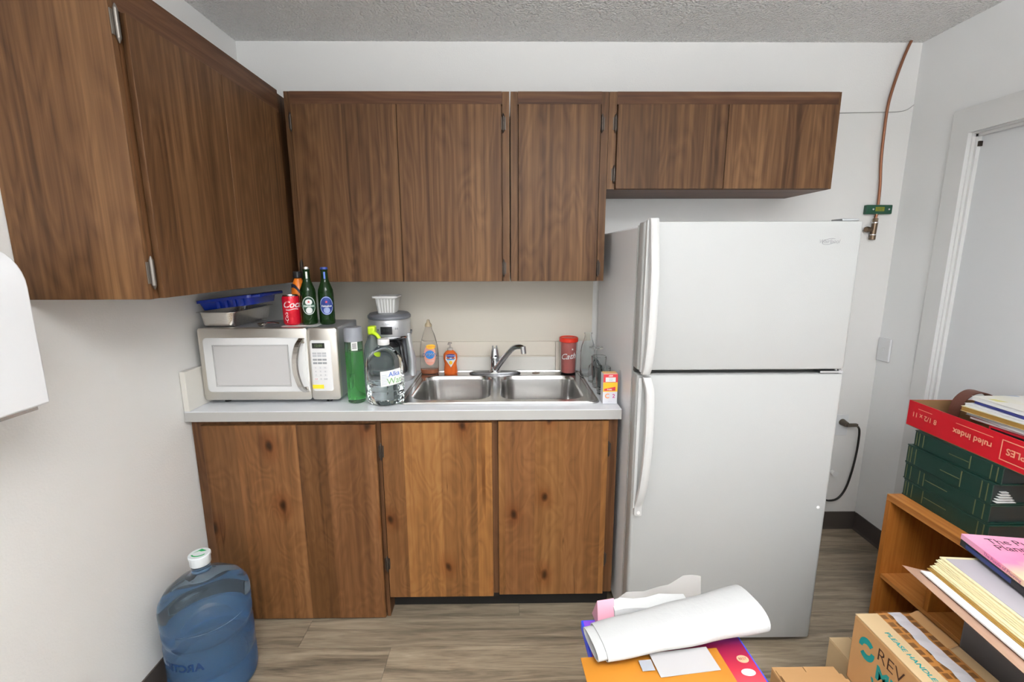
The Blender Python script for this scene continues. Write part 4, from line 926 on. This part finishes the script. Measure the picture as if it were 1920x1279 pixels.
single('wall_wire', MB().tube(smooth_path([(2.568, -.004, 2.143), (2.80, -.004, 2.145), (2.96, -.0035, 2.148), (3.055, -.004, 2.150), (3.10, -.005, 2.158), (3.130, -.006, 2.180)], 6), .0016, 6), WIREM, 'thin pale wire along the back wall, right of the short cabinet', 'wire', (2.9, -.004, 2.15))
sp_ = thing('wall_plate', 'white switch plate on the right wall close to the corner', 'wall plate', (W, -.042, 1.017))
part('plate', MB().box(W-.011, W-.0005, -.080, -.006, .958, 1.076), PLATE, sp_, bevel=.003)
part('switch', MB().box(W-.014, W-.0112, -.049, -.037, 1.008, 1.028), PLATE, sp_, bevel=.001)
ol = thing('outlet', 'wall outlet on the back wall just right of the refrigerator', 'outlet', (2.99, -.003, .60))
part('plate', MB().box(2.955, 3.025, -.007, -.0005, .545, .66), PLATE, ol, bevel=.002)
pc = thing('power_cord', 'black power cord plugged into the outlet beside the refrigerator', 'cord', (3.0, -.02, .62))
part('plug', MB().cyl((2.99, -.0075, .622), (2.992, -.042, .618), .018, .014, n=16).box(2.992, 3.05, -.046, -.030, .606, .622), plain('dark_plug', (.07, .055, .04, 1), .5), pc, bevel=.002)
part('cord', MB().tube(smooth_path([(3.045, -.038, .614), (3.062, -.040, .59), (3.068, -.038, .53), (3.068, -.034, .44), (3.060, -.03, .34), (3.040, -.03, .25), (3.005, -.03, .195), (2.955, -.035, .185), (2.90, -.04, .20), (2.75, -.05, .22)], 8), .0052, 10), CORD, pc, smooth=True)
single('pipe_stub', MB().cyl((2.978, -.0005, .335), (2.978, -.018, .335), .012, n=16).cyl((2.978, -.018, .335), (2.978, -.026, .335), .016, n=16), WHITE, 'small white round stub on the wall below the outlet', 'pipe stub', (2.978, -.01, .335))

# paper towel dispenser on left wall
dp = thing('towel_dispenser', 'white paper towel dispenser on the left wall at the picture edge', 'dispenser', (.1, -1.45, 1.165))
pr = [(.002, 1.168), (.2, 1.168), (.2, 1.40)]+[(.2-.075*(1-math.cos(a)), 1.425+.085*math.sin(a)) for a in [i*PI/2/8 for i in range(9)]]+[(.002, 1.512)]
part('cover', MB().prism([(p[0], p[1]) for p in pr], 1, -1.62, -1.303), DISPW, dp, bevel=.005, seg=3)
part('feed_tray', MB().prism([(.01, 1.1675), (.185, 1.1675), (.165, 1.152), (.01, 1.15)], 1, -1.60, -1.335), BLACKP, dp, bevel=.002)
part('tear_bar', MB().box(.150, .192, -1.60, -1.325, 1.1600, 1.1672), ALU, dp)

# five-gallon jug
bj = thing('water_cooler_jug', 'blue five-gallon water jug standing on the floor by the left wall', 'jug', (.172, -.885, .0))
c = (.172, -.885, 0)
jp = [(.083, .012), (.115, .001), (.131, .010), (.1345, .03), (.1345, .095), (.130, .105), (.130, .112), (.1345, .122), (.1345, .205), (.129, .215), (.129, .232), (.1345, .242), (.1345, .262), (.129, .270), (.129, .284), (.1355, .292), (.1355, .335), (.131, .353), (.115, .378), (.085, .402), (.050, .418), (.034, .426), (.0290, .436), (.0275, .452), (.0285, .458)]
part('jug_body', MB().lathe(c, jp, 56), JUG, bj, smooth=True)
part('water', MB().lathe(c, [(.083, .015), (.114, .006), (.127, .014), (.1300, .03), (.1300, .2000), (.1255, .215), (.1255, .226), (.003, .2265)], 48), JUGW, bj, smooth=True)
cp_ = part('cap', MB().lathe(c, [(.0300, .462), (.0315, .464), (.0315, .489), (.0335, .489), (.0335, .496), (.031, .4985), (.004, .499)], 36), JUGCAP, bj, smooth=True)
lt = MB(); f = planar((c[0], c[1], .4997), (math.cos(.2), math.sin(.2), 0), (-math.sin(.2), math.cos(.2), 0))
q = MB().add([f(*p) for p in ((-.020, .002), (-.008, .016), (-.001, .024), (.008, .018), (.019, .010), (.004, .008), (-.006, .012))], [(0, 1, 2, 6), (6, 2, 3, 5), (5, 3, 4)]); lt.add(q.v, q.f)
q = patch(lambda a, b: f((.018+b)*math.cos(a), (.012+b)*math.sin(a)-.004), -2.9, -.3, 0, .005, 12); lt.add(q.v, q.f)
part('sticker', lt, GRN, cp_, label='green arrow sticker')
ja = facing(c[0], c[1])-.72
lettering(bj, 'ARCTIC', .038, lambda a, b: cylf(c, .1352, ja, 0)(-a, b+.176), JUGTX, bold=.0012, name='moulded_lettering')

# ================================================================== RIGHT: BOOKCASE AND PILES
bx0, bx1, by1, by0, bh = 2.722, 3.112, -.639, -1.42, .560
bc = thing('bookcase', 'low orange-brown wooden bookcase against the right wall', 'bookcase', ((bx0+bx1)/2, (by0+by1)/2, 0))
T = .020
part('top_panel', MB().box(bx0, bx1, by0, by1, bh-T-.004, bh), CASEY, bc, bevel=.001)
part('side_panel', MB().box(bx0, bx1, by1-T, by1, .001, bh-T-.0045), CASEW, bc, bevel=.001)
part('side_panel', MB().box(bx0, bx1, by0, by0+T, .001, bh-T-.0045), CASEW, bc, bevel=.001)
part('back_panel', MB().box(bx1-.006, bx1, by0+T+.0005, by1-T-.0005, .02, bh-T-.005), CASEW, bc)
part('shelf', MB().box(bx0+.006, bx1-.007, by0+T+.0005, by1-T-.0005, .205, .222), CASEY, bc, bevel=.001)
part('bottom_panel', MB().box(bx0+.003, bx1-.007, by0+T+.0005, by1-T-.0005, .030, .048), CASEY, bc, bevel=.001)
part('divider', MB().box(bx0+.006, bx1-.02, -.868, -.850, .2225, .345), CASEW, bc, bevel=.001)
# binders
zc = bh
BL = [(2.778, 3.060, -.640, -.968, .066, 'bottom'), (2.778, 3.058, -.634, -.960, .066, 'second'), (2.776, 3.056, -.634, -.958, .073, 'third'), (2.782, 3.062, -.650, -.972, .062, 'top')]
names_b = {'bottom': 'dark green gilt-banded binder lying on the bookcase, lowest of the four', 'second': 'dark green gilt-banded binder, second up from the bookcase top',
           'third': 'dark green gilt-banded binder with papers poking out of its near end', 'top': 'dark green gilt-banded binder directly under the red carton tray'}
for k, (x0, x1, y1, y0, h_, nm) in enumerate(BL):
    zc += .0008
    t = thing('binder', names_b[nm], 'binder', ((x0+x1)/2, (y0+y1)/2, zc), 'green binders on the bookcase')
    part('cover', MB().box(x0, x1, y0, y1, zc, zc+.004).box(x0, x1, y0, y1, zc+h_-.004, zc+h_).box(x0, x0+.004, y0+.003, y1-.003, zc+.004, zc+h_-.004), BIND, t, bevel=.001)
    part('page_block', MB().box(x0+.0045, x1-.006, y0+.008, y1-.008, zc+.0042, zc+h_-.0042), BINDD, t)
    L_ = y1-y0; GB = []
    for q in (.03, .065, .12, .88, .94) if k != 1 else (.03, .085, .20, .84, .93): GB.append((x0-.0006, x0, y1-L_*q-.0035, y1-L_*q, zc+.006, zc+h_-.006))
    if k in (2, 3): GB += [(x0-.0006, x0, y1-L_*.68, y1-L_*.68+.004, zc+.008, zc+h_-.008), (x0-.0006, x0, y1-L_*.66, y1-L_*.44, zc+h_*.45, zc+h_*.45+.003)]
    else: GB += [(x0-.0006, x0, y1-L_*.27, y1-L_*.27+.004, zc+.008, zc+h_-.008), (x0-.0006, x0, y1-L_*.55, y1-L_*.28, zc+h_*.5, zc+h_*.5+.003)]
    for q in GB: part('gilt_band', MB().box(*sorted(q[:2]), *sorted(q[2:4]), *sorted(q[4:])), GOLD, t)
    if nm == 'third':
        pg = MB()
        for j in range(5): pg.box(x0+.012+.004*j, x0+.075-.006*j, y0-.006+.0012*j, y0+.009, zc+.010+.008*j, zc+.0115+.008*j)
        part('loose_papers', pg, PAPER, t)
    zc += h_
BTOP = zc+.001
# red carton tray
rt = thing('carton_tray', 'red carton tray of papers on top of the green binders', 'tray', (2.9, -.85, BTOP))
Mt = Matrix.Translation((2.797, -.590, BTOP)) @ Matrix.Rotation(-.035, 4, 'Z')
def tb(x0, x1, y0, y1, z0, z1): return MB().box(x0, x1, y0, y1, z0, z1).xf(Mt)
TL, TW_, TH = .56, .315, .100
part('tray_floor', tb(.0005, TW_, -TL, 0, 0, .002), TRAYI, rt)
part('tray_wall', tb(0, .0022, -TL, 0, .0025, TH), TRAYR, rt)
part('tray_wall', tb(TW_-.002, TW_, -TL+.0024, -.0024, .0022, TH), TRAYR, rt)
part('tray_wall', tb(.0024, TW_, -.0022, 0, .0022, TH), TRAYR, rt)
part('tray_wall', tb(.0024, TW_, -TL, -TL+.0022, .0022, TH), TRAYR, rt)
part('tray_lining', tb(.0024, .0030, -TL+.003, -.003, .0024, TH-.0004).box(0, 0, 0, 0, 0, 0) if False else tb(.0024, .0030, -TL+.003, -.003, .0024, TH-.0004), TRAYI, rt)
part('tray_lining', tb(.0032, TW_-.003, -.0030, -.0024, .0024, TH-.0004), TRAYI, rt)
def tfn(a, b): return tuple(Mt @ Vector((-.0008, a, b)))          # reads upside-down like the photo
lettering(rt, 'ruled index', .030, lambda a, b: tfn(-.262+a, .050-b), PEACH, bold=.0006)
lettering(rt, '8 1/2 x 11', .026, lambda a, b: tfn(-.075+a, .052-b), PEACH, bold=.0004)
lettering(rt, 'STAPLES', .030, lambda a, b: tfn(-.430+a, .052-b), PEACH, bold=.0006)
ln = MB()
for a0, a1, b0, b1 in ((-.33, -.20, .078, .080), (-.105, -.045, .076, .078), (-.49, -.358, .082, .085), (-.49, -.358, .018, .021), (-.361, -.358, .018, .085)):
    ln.quad(tfn(a0, b0), tfn(a1, b0), tfn(a1, b1), tfn(a0, b1))
part('printed_rules', ln, PEACH, rt)
# contents: magazines, each a thing; stacked
zc = BTOP+.004
def sheet_stack(name, label, cat, x0, x1, y0, y1, z, h, mat, rot, group=None, edge=None):
    t = thing(name, label, cat, ((x0+x1)/2, (y0+y1)/2, z), group)
    Mx = Matrix.Translation(((x0+x1)/2, (y0+y1)/2, z)) @ Matrix.Rotation(rot, 4, 'Z')
    wx, wy = (x1-x0)/2, (y1-y0)/2
    part('pages', MB().box(-wx+.002, wx-.002, -wy+.002, wy-.002, .0006, h-.0006).xf(Mx), edge or PAPER, t)
    part('front_cover', MB().box(-wx, wx, -wy, wy, h-.0005, h).xf(Mx), mat, t)
    part('back_cover', MB().box(-wx, wx, -wy, wy, 0, .0005).xf(Mx), mat, t)
    return t
REDB = plain('red_cover', (.45, .01, .02, 1), .3)
bb = thing('black_book', 'black book with a red border lying in the red tray', 'book', (2.97, -.96, zc))
part('book_block', MB().box(2.868, 3.072, -1.12, -.830, zc, zc+.076), BLACKP, bb, bevel=.002)
fr2 = MB()
for a in ((2.866, 3.074, zc+.074, zc+.0785), (2.866, 3.074, zc-.0002, zc+.004)): fr2.box(a[0], a[1], -1.122, -.828, a[2], a[3])
fr2.box(2.8655, 2.869, -.833, -.8285, zc+.004, zc+.074)
part('red_border', fr2, plain('red_border', (.50, .015, .03, 1), .35), bb)
zz = zc+.080
for k, (lab, mat, h_, dx, dy, rot, edge) in enumerate([
        ('thin white magazine with a red cover edge, lowest of the loose papers in the tray', REDB, .008, .004, 0, .05, PAPER),
        ('white stapled papers near the bottom of the tray pile', PAPER, .014, -.004, .012, -.02, PAPER),
        ('cream folder with a kraft edge in the middle of the tray pile', MANILA, .017, -.010, .022, .06, MANILAD),
        ('glossy white magazine above the kraft folder in the tray', PAPER, .010, -.008, .016, .02, PAPER),
        ('dark blue magazine under the uppermost printed one in the tray', BKBLUE, .011, .006, .004, -.05, BKBLUE),
        ('pale printed magazine with yellow pictures, topmost in the red tray', MAGC, .014, .004, .010, -.02, PAPER)]):
    sheet_stack('magazine', lab, 'magazine', 2.872+dx, 3.074+dx*.5, -1.12+dy, -.752+dy, zz, h_, mat, rot, 'papers in the red tray', edge)
    zz += h_+.0008
# curled leather strap standing at the back of the tray
sp2 = [(2.885, -.680, BTOP+.020), (2.883, -.684, BTOP+.070), (2.900, -.680, BTOP+.122), (2.945, -.672, BTOP+.152), (2.995, -.668, BTOP+.150), (3.035, -.668, BTOP+.125), (3.050, -.668, BTOP+.07)]
P_ = smooth_path(sp2, 8)
g = MB().loft([[(p.x, p.y-.022, p.z), (p.x, p.y+.022, p.z), (p.x-.001, p.y+.022, p.z+.0035), (p.x-.001, p.y-.022, p.z+.0035)] for p in P_])
single('leather_strap', g, BELT, 'curled brown leather strap behind the magazines in the red tray', 'strap', (2.95, -.68, BTOP), smooth=True)

# grey storage box carrying folders and the pink book
gx0, gx1, gy0, gy1 = 2.495, 2.70, -1.66, -1.175
sb = thing('storage_box', 'dark grey storage box between the cardboard box and the bookcase', 'box', ((gx0+gx1)/2, (gy0+gy1)/2, 0))
part('box_body', MB().box(gx0+.008, gx1-.008, gy0+.008, gy1-.008, .001, .606), GREYBOX, sb, bevel=.008)
part('lid', MB().box(gx0+.004, gx1-.004, gy0+.004, gy1-.004, .6065, .6212), GREYBOX, sb, bevel=.004)
# cartons on the floor
def carton(label, x0, x1, y0, y1, z0, z1, mat, rot=0, group='cardboard boxes on the floor'):
    t = thing('cardboard_box', label, 'box', ((x0+x1)/2, (y0+y1)/2, z0), group)
    Mx = Matrix.Translation(((x0+x1)/2, (y0+y1)/2, 0)) @ Matrix.Rotation(rot, 4, 'Z')
    wx, wy = (x1-x0)/2, (y1-y0)/2
    part('box_body', MB().box(-wx, wx, -wy, wy, z0+.0005, z1-.0035).xf(Mx), mat, t, bevel=.003)
    part('top_flap', MB().box(-wx, -.001, -wy, wy, z1-.003, z1).xf(Mx), mat, t, bevel=.0008)
    part('top_flap', MB().box(.001, wx, -wy, wy, z1-.003, z1).xf(Mx), mat, t, bevel=.0008)
    return t, Mx
t1, _ = carton('pale flat cardboard box under the printed moving box', 2.290, 2.425, -1.60, -.985, 0, .235, CARDL)
t2, Mx = carton('opened cardboard box with torn flaps, left of the printed box', 2.040, 2.235, -1.50, -1.085, 0, .225, CARD)
for k, (ya, sl) in enumerate(((-1.10, .012), (-1.125, -.004))):
    part('torn_flap', MB().loft([[(2.045+.19*s, ya-.02*s, .2255+.006*s+k*.008), (2.045+.19*s, ya-.16, .2255+.010+k*.010), (2.045+.19*s, ya-.16, .2285+.010+k*.010), (2.045+.19*s, ya-.02*s, .2285+.006*s+k*.008)] for s in (0, .3, .6, 1)]), CARD, t2)
mbx = thing('moving_box', 'taped cardboard box with teal printing and brown marker letters', 'box', (2.335, -1.34, .24))
mx0, mx1, my0, my1, mz0, mz1 = 2.240, 2.434, -1.62, -1.128, .2365, .452
mx1 = 2.434
part('box_body', MB().box(mx0, mx1, my0, my1, mz0, mz1-.0035), CARD, mbx, bevel=.005)
XF = 2.345
part('top_flap', MB().box(mx0+.001, XF-.001, my0+.001, my1-.001, mz1-.003, mz1), CARDL, mbx, bevel=.0008)
part('top_flap', MB().box(XF+.001, mx1-.001, my0+.001, my1-.001, mz1-.003, mz1), CARDL, mbx, bevel=.0008)
part('kraft_tape', MB().box(2.305, 2.398, my0+.004, my1-.001, mz1+.0001, mz1+.0006), TAPE, mbx)
n = 30; ta = []; tb_ = []
random.seed(3)
tp = MB(); L1 = []; L2 = []
for i in range(n+1):
    yy = my1-.002-(my1-my0-.01)*i/n; w = .003*math.sin(i*1.7)+.002*math.sin(i*.6)
    L1.append((2.334+w, yy, mz1+.0026+.0008*math.sin(i*2.3))); L2.append((2.372+w*.6, yy, mz1+.0026+.0008*math.sin(i*1.9+1)))
tp.add(L1+L2, [(i, i+1, n+2+i, n+1+i) for i in range(n)])
part('clear_tape', tp, TAPEW, mbx)
part('torn_paper', MB().loft([[(2.395, my1-.006-d, mz1+.0008), (2.420, my1-.004-d, mz1+.010), (2.424, my1-.006-d, mz1+.010), (2.400, my1-.008-d, mz1+.0006)] for d in (0, .03, .07, .12)]), CARD, mbx)
def sf_(a, b): return (mx0-.0006, my1-.0-a, mz0+b)           # left face, a runs toward the camera
ar = MB()
for s_ in (0, 1):
    for (a0_, a1_) in ((.10, .88), (1.10, 1.88)):
        q = []
        for i in range(9):
            an = PI*(a0_+(a1_-a0_)*i/8)+.5; q.append((math.cos(an), math.sin(an)))
        if s_ == 0:
            vs_ = [sf_(.058+.028*x_, .148+.033*y_) for x_, y_ in q]+[sf_(.058+.015*x_, .148+.014*y_) for x_, y_ in q]
            ar.add(vs_, [(i, i+1, 10+i, 9+i) for i in range(8)])
part('recycling_mark', ar, TEAL, mbx)
lettering(mbx, 'REV', .052, lambda a, b: sf_(.135+a, .170+b), MARK, bold=-.0004, align='CENTER')
lettering(mbx, 'MERC', .058, lambda a, b: sf_(.170+a, .115+b), TEAL, bold=.0020)
lettering(mbx, 'WI', .050, lambda a, b: sf_(.118+a, .066+b), TEAL, bold=.0015)
lettering(mbx, 'PLEASE HANDLE WITH CARE', .018, lambda a, b: (2.275+b, my1-.205-a*1.15, mz1+.0005), TEAL, bold=.0004)
# under-mailers and folders
fz = .622
ml = thing('mailer_envelope', 'brown glossy mailer with white paper sticking out, lowest of the folder pile', 'envelope', (2.52, -1.36, fz))
Mf = Matrix.Translation((2.318, -1.168, fz)) @ Matrix.Rotation(-.09, 4, 'Z')
def fbx(x0, x1, y0, y1, z0, z1): return MB().box(x0, x1, y0, y1, z0, z1).xf(Mf)
part('mailer_back', MB().loft([[(x, 0-.002*x, .0+.016*(1-min(1, x/.07))), (x, -.50, .0+.010*(1-min(1, x/.07))), (x, -.50, .0012+.010*(1-min(1, x/.07))), (x, -.002*x, .0012+.016*(1-min(1, x/.07)))] for x in (0, .05, .10, .14, .33)]).xf(Mf), MAILER, ml)
part('paper_insert', MB().loft([[(x, -.018, .006+.012*(1-min(1, x/.07))), (x, -.48, .006+.010*(1-min(1, x/.07))), (x, -.48, .010+.010*(1-min(1, x/.07))), (x, -.018, .010+.012*(1-min(1, x/.07)))] for x in (.035, .08, .12, .32)]).xf(Mf), PAPER, ml)
part('mailer_front', fbx(.13, .33, -.50, -.005, .0108, .012), MAILER, ml)
part('loose_leaves', MB().loft([[(x, -.17-.1*k, -.003-.002*k+.012*(1-min(1, x/.07))), (x, -.5, -.006+.010*(1-min(1, x/.07))), (x, -.5, -.005+.010*(1-min(1, x/.07))), (x, -.17-.1*k, -.002-.002*k+.012*(1-min(1, x/.07)))] for k in (0,) for x in (.012, .05, .10, .12)]).xf(Mf), MANILAD, ml)
z = .0125
FD = [('kraft brown folder on the brown mailer', MANILAD, .062, -.004, .005), ('cream folder directly above the kraft brown folder', MANILA, .070, -.002, .006),
      ('cream folder second above the kraft brown one', MANILA, .082, .000, .006), ('cream folder just under the grey glossy folder', MANILA, .088, .004, .006)]
for k, (lab, mat, x0, y1, h_) in enumerate(FD):
    t = thing('folder', lab, 'folder', (2.5, -1.36, fz+z), 'folders in the pile')
    part('folder_leaf', fbx(x0, .345, -.47, y1, z, z+h_*.4), mat, t)
    part('folder_leaf', fbx(x0+.003, .345, -.47, y1-.003, z+h_*.5, z+h_), mat, t)
    z += h_+.0012
t = thing('folder', 'glossy grey folder topmost in the folder pile, under the pink book', 'folder', (2.5, -1.36, fz+z), 'folders in the pile')
part('folder_leaf', fbx(.098, .350, -.47, .006, z, z+.004), MANILA, t); part('folder_sheet', fbx(.106, .350, -.47, -.004, z+.0042, z+.0052), LAV, t)
z += .0062
# black book and pink book tilted on the folders
Mb = Matrix.Translation((2.503, -1.137, fz+z+.030)) @ Matrix.Rotation(-.16, 4, 'Z') @ Matrix.Rotation(.02, 4, 'X')
bk = thing('ring_binder', 'black binder with a navy spine lying under the pink book', 'binder', tuple(Mb.translation))
part('cover', MB().box(0, .24, -.30, 0, -.020, -.017).box(0, .24, -.30, 0, -.0035, -.0005).box(0, .003, -.30, 0, -.017, -.0035).xf(Mb), BLACKP, bk, bevel=.0008)
part('pages', MB().box(.004, .235, -.295, -.006, -.0168, -.0037).xf(Mb), BINDD, bk)
part('spine_label', MB().box(-.0006, 0, -.16, -.02, -.0165, -.005).xf(Mb), plain('navy_spine', srgb(40, 55, 110), .35), bk)
pk = thing('puzzle_book', 'pink and pastel paperback lying on the pile at the right edge', 'book', tuple(Mb.translation))
part('front_cover', MB().box(0, .22, -.28, 0, .0145, .0153).xf(Mb), BOOKC, pk)
part('spine', MB().box(-.0008, 0, -.28, 0, .0003, .0153).xf(Mb), BOOKC, pk)
part('back_cover', MB().box(0, .22, -.28, 0, .0003, .0011).xf(Mb), BOOKC, pk)
part('pages', MB().box(.0003, .218, -.278, -.002, .0013, .0143).xf(Mb), PAPER, pk)
Fb = lambda a, b: tuple(Mb @ Vector((a, b, .0158)))
lettering(pk, 'The Puzzle of', .034, lambda a, b: Fb(.040+a, -.030+b), BLACKT, align='LEFT')
lettering(pk, 'Planning', .034, lambda a, b: Fb(.040+a, -.058+b), BLACKT, align='LEFT')
lettering(pk, 'for Success', .022, lambda a, b: Fb(.085+a, -.085+b), BLACKT, align='LEFT')
lettering(pk, 'The Puzzle of Planning', .012, lambda a, b: tuple(Mb @ Vector((-.0014, -.13-a, .008+b))), plain('magenta_print', (.35, .06, .2, 1), .5))

# ================================================================== CENTRE PILE
PT = .664
t3, Mx = carton('tall cardboard box under the golden envelope pile', 1.430, 1.690, -1.86, -1.53, 0, PT, CARD)
mg = thing('toy_carton', 'flat bright pink and purple carton under the golden envelope', 'carton', (1.55, -1.62, PT))
Mm = Matrix.Translation((1.383, -1.404, PT+.0005)) @ Matrix.Rotation(.045, 4, 'Z')
part('carton_body', MB().box(0, .328, -.36, 0, 0, .021).xf(Mm), BLUEE, mg, bevel=.0015)
part('printed_top', MB().box(.004, .324, -.356, -.004, .0211, .0218).xf(Mm), MAG, mg)
part('purple_panel', MB().box(.004, .10, -.03, -.004, .0219, .0222).xf(Mm), PURP, mg)
part('logo_oval', disc(lambda a, b: tuple(Mm @ Vector((a, b, .0222))), .305, -.120, .012, .009), PEACH, mg)
lettering(mg, 'BEST', .008, lambda a, b: tuple(Mm @ Vector((.305+a, -.120+b, .0226))), BLACKT)
part('cloud_print', disc(lambda a, b: tuple(Mm @ Vector((a, b, .0222))), .300, -.150, .014, .008), PAPER, mg)
ET = PT+.0228
Me = Matrix.Translation((1.366, -1.506, ET)) @ Matrix.Rotation(.070, 4, 'Z')
en = thing('padded_envelope', 'golden padded envelope with an address label, under the paper towels', 'envelope', (1.5, -1.62, ET))
nx, ny = 14, 16; top = []; bot = []
for j in range(ny+1):
    for i in range(nx+1):
        u_, v_ = i/nx, j/ny
        e_ = min(1, 6*min(u_, 1-u_))*min(1, 6*min(v_, 1-v_)); hgt = .003+.011*math.sqrt(max(0, e_))+.0012*math.sin(9*u_+5*v_)*e_
        top.append((.285*u_, -.34*v_, hgt)); bot.append((.285*u_, -.34*v_, .0002))
nn = (nx+1)*(ny+1); fs = []
for j in range(ny):
    for i in range(nx):
        a = j*(nx+1)+i; fs += [(a, a+1, a+nx+2, a+nx+1), (nn+a, nn+a+nx+1, nn+a+nx+2, nn+a+1)]
for i in range(nx): fs += [(i, nn+i, nn+i+1, i+1), (ny*(nx+1)+i, ny*(nx+1)+i+1, nn+ny*(nx+1)+i+1, nn+ny*(nx+1)+i)]
for j in range(ny): fs += [(j*(nx+1), (j+1)*(nx+1), nn+(j+1)*(nx+1), nn+j*(nx+1)), (j*(nx+1)+nx, nn+j*(nx+1)+nx, nn+(j+1)*(nx+1)+nx, (j+1)*(nx+1)+nx)]
part('envelope_body', MB().add(top+bot, fs).xf(Me), ENV, en, smooth=True)
part('address_label', MB().box(-.061, .061, -.027, .027, .0155, .0160).xf(Me @ Matrix.Translation((.198, -.038, 0)) @ Matrix.Rotation(.05, 4, 'Z')), LABELG, en)
part('postage_stamp', MB().box(.109, .134, -.052, -.028, .0155, .0159).xf(Me), STAMP, en)
TZ = ET+.0150
# paper towels: folded wad, spiral section swept along its length
A = Vector((1.392, -1.500, TZ)); B = Vector((1.754, -1.424, TZ)); D = (B-A).normalized(); Nn = Vector((-D.y, D.x, 0))
pt = thing('paper_towel', 'flattened roll of white paper towels across the golden envelope', 'paper towel', tuple((A+B)/2))
def towel_sheet(hw, hh, zc_, l0, l1, th, off=0, seed=0):
    """closed flattened tube"""
    rings = []
    for s_ in range(15):
        q = s_/14; p = A+D*(l0+(l1-l0)*q); ring = []
        wv = 1+.03*math.sin(s_*1.1+seed)
        hh_ = hh*(.60+.55*q); zc2 = zc_*(.60+.55*q)
        for k in range(28):
            an = 2*PI*k/28; cx_ = math.copysign(abs(math.cos(an))**.75, math.cos(an))*hw*wv*(.92+.25*q); cz_ = math.sin(an)*hh_
            ring.append(p+Nn*(cx_+off)+Vector((0, 0, zc2+cz_+.001)))
        rings.append(ring)
    inner = [[p_+(sum(r_, Vector())/len(r_)-p_)*th for p_ in r_] for r_ in rings]
    g_ = MB().loft(rings, False, False); g_.loft(inner, False, False)
    n_ = 28
    g_.add(rings[0]+inner[0], [(i, (i+1) % n_, n_+(i+1) % n_, n_+i) for i in range(n_)])
    g_.add(rings[-1]+inner[-1], [(i, (i+1) % n_, n_+(i+1) % n_, n_+i) for i in range(n_)])
    return g_
part('outer_sheet', towel_sheet(.050, .025, .026, .012, .365, .06), TOWEL, pt, smooth=True)
part('inner_sheet', towel_sheet(.044, .020, .0245, -.006, .30, .10, 0, 2), TOWEL, pt, smooth=True)
# tissue packet behind
tk = thing('tissue_packet', 'white packet with a pink folded end behind the paper towels', 'packet', (1.5, -1.40, TZ))
Mk = Matrix.Translation((1.413, -1.406, TZ-.0140)) @ Matrix.Rotation(.12, 4, 'Z')
part('pink_end', MB().loft([[(x, -.026, 0), (x, .020, 0), (x+.004, -.002, hz_)] for x, hz_ in ((0, .050), (.038, .052))]).xf(Mk), PINK, tk)
part('white_wrap', MB().loft([[(x, -.024, 0), (x, -.018, .034+.003*math.sin(i*1.3)), (x, .004, .043+.004*math.sin(i*1.9)), (x, .024, .010), (x, .024, 0)] for i, x in enumerate((.039, .06, .09, .12, .15, .18, .21))]).xf(Mk), TOWEL, tk, smooth=True)
n = 10; fm = MB(); r1 = []; r2 = []
for i in range(n+1):
    q = i/n; r1.append(tuple(Mk @ Vector((.08+.19*q, .030, .004)))); r2.append(tuple(Mk @ Vector((.07+.20*q, .040+.006*math.sin(i), .016+.042*q+.004*math.sin(i*1.7)))))
fm.add(r1+r2, [(i, i+1, n+2+i, n+1+i) for i in range(n)])
part('film_wrapper', fm, FILM, tk, smooth=True)
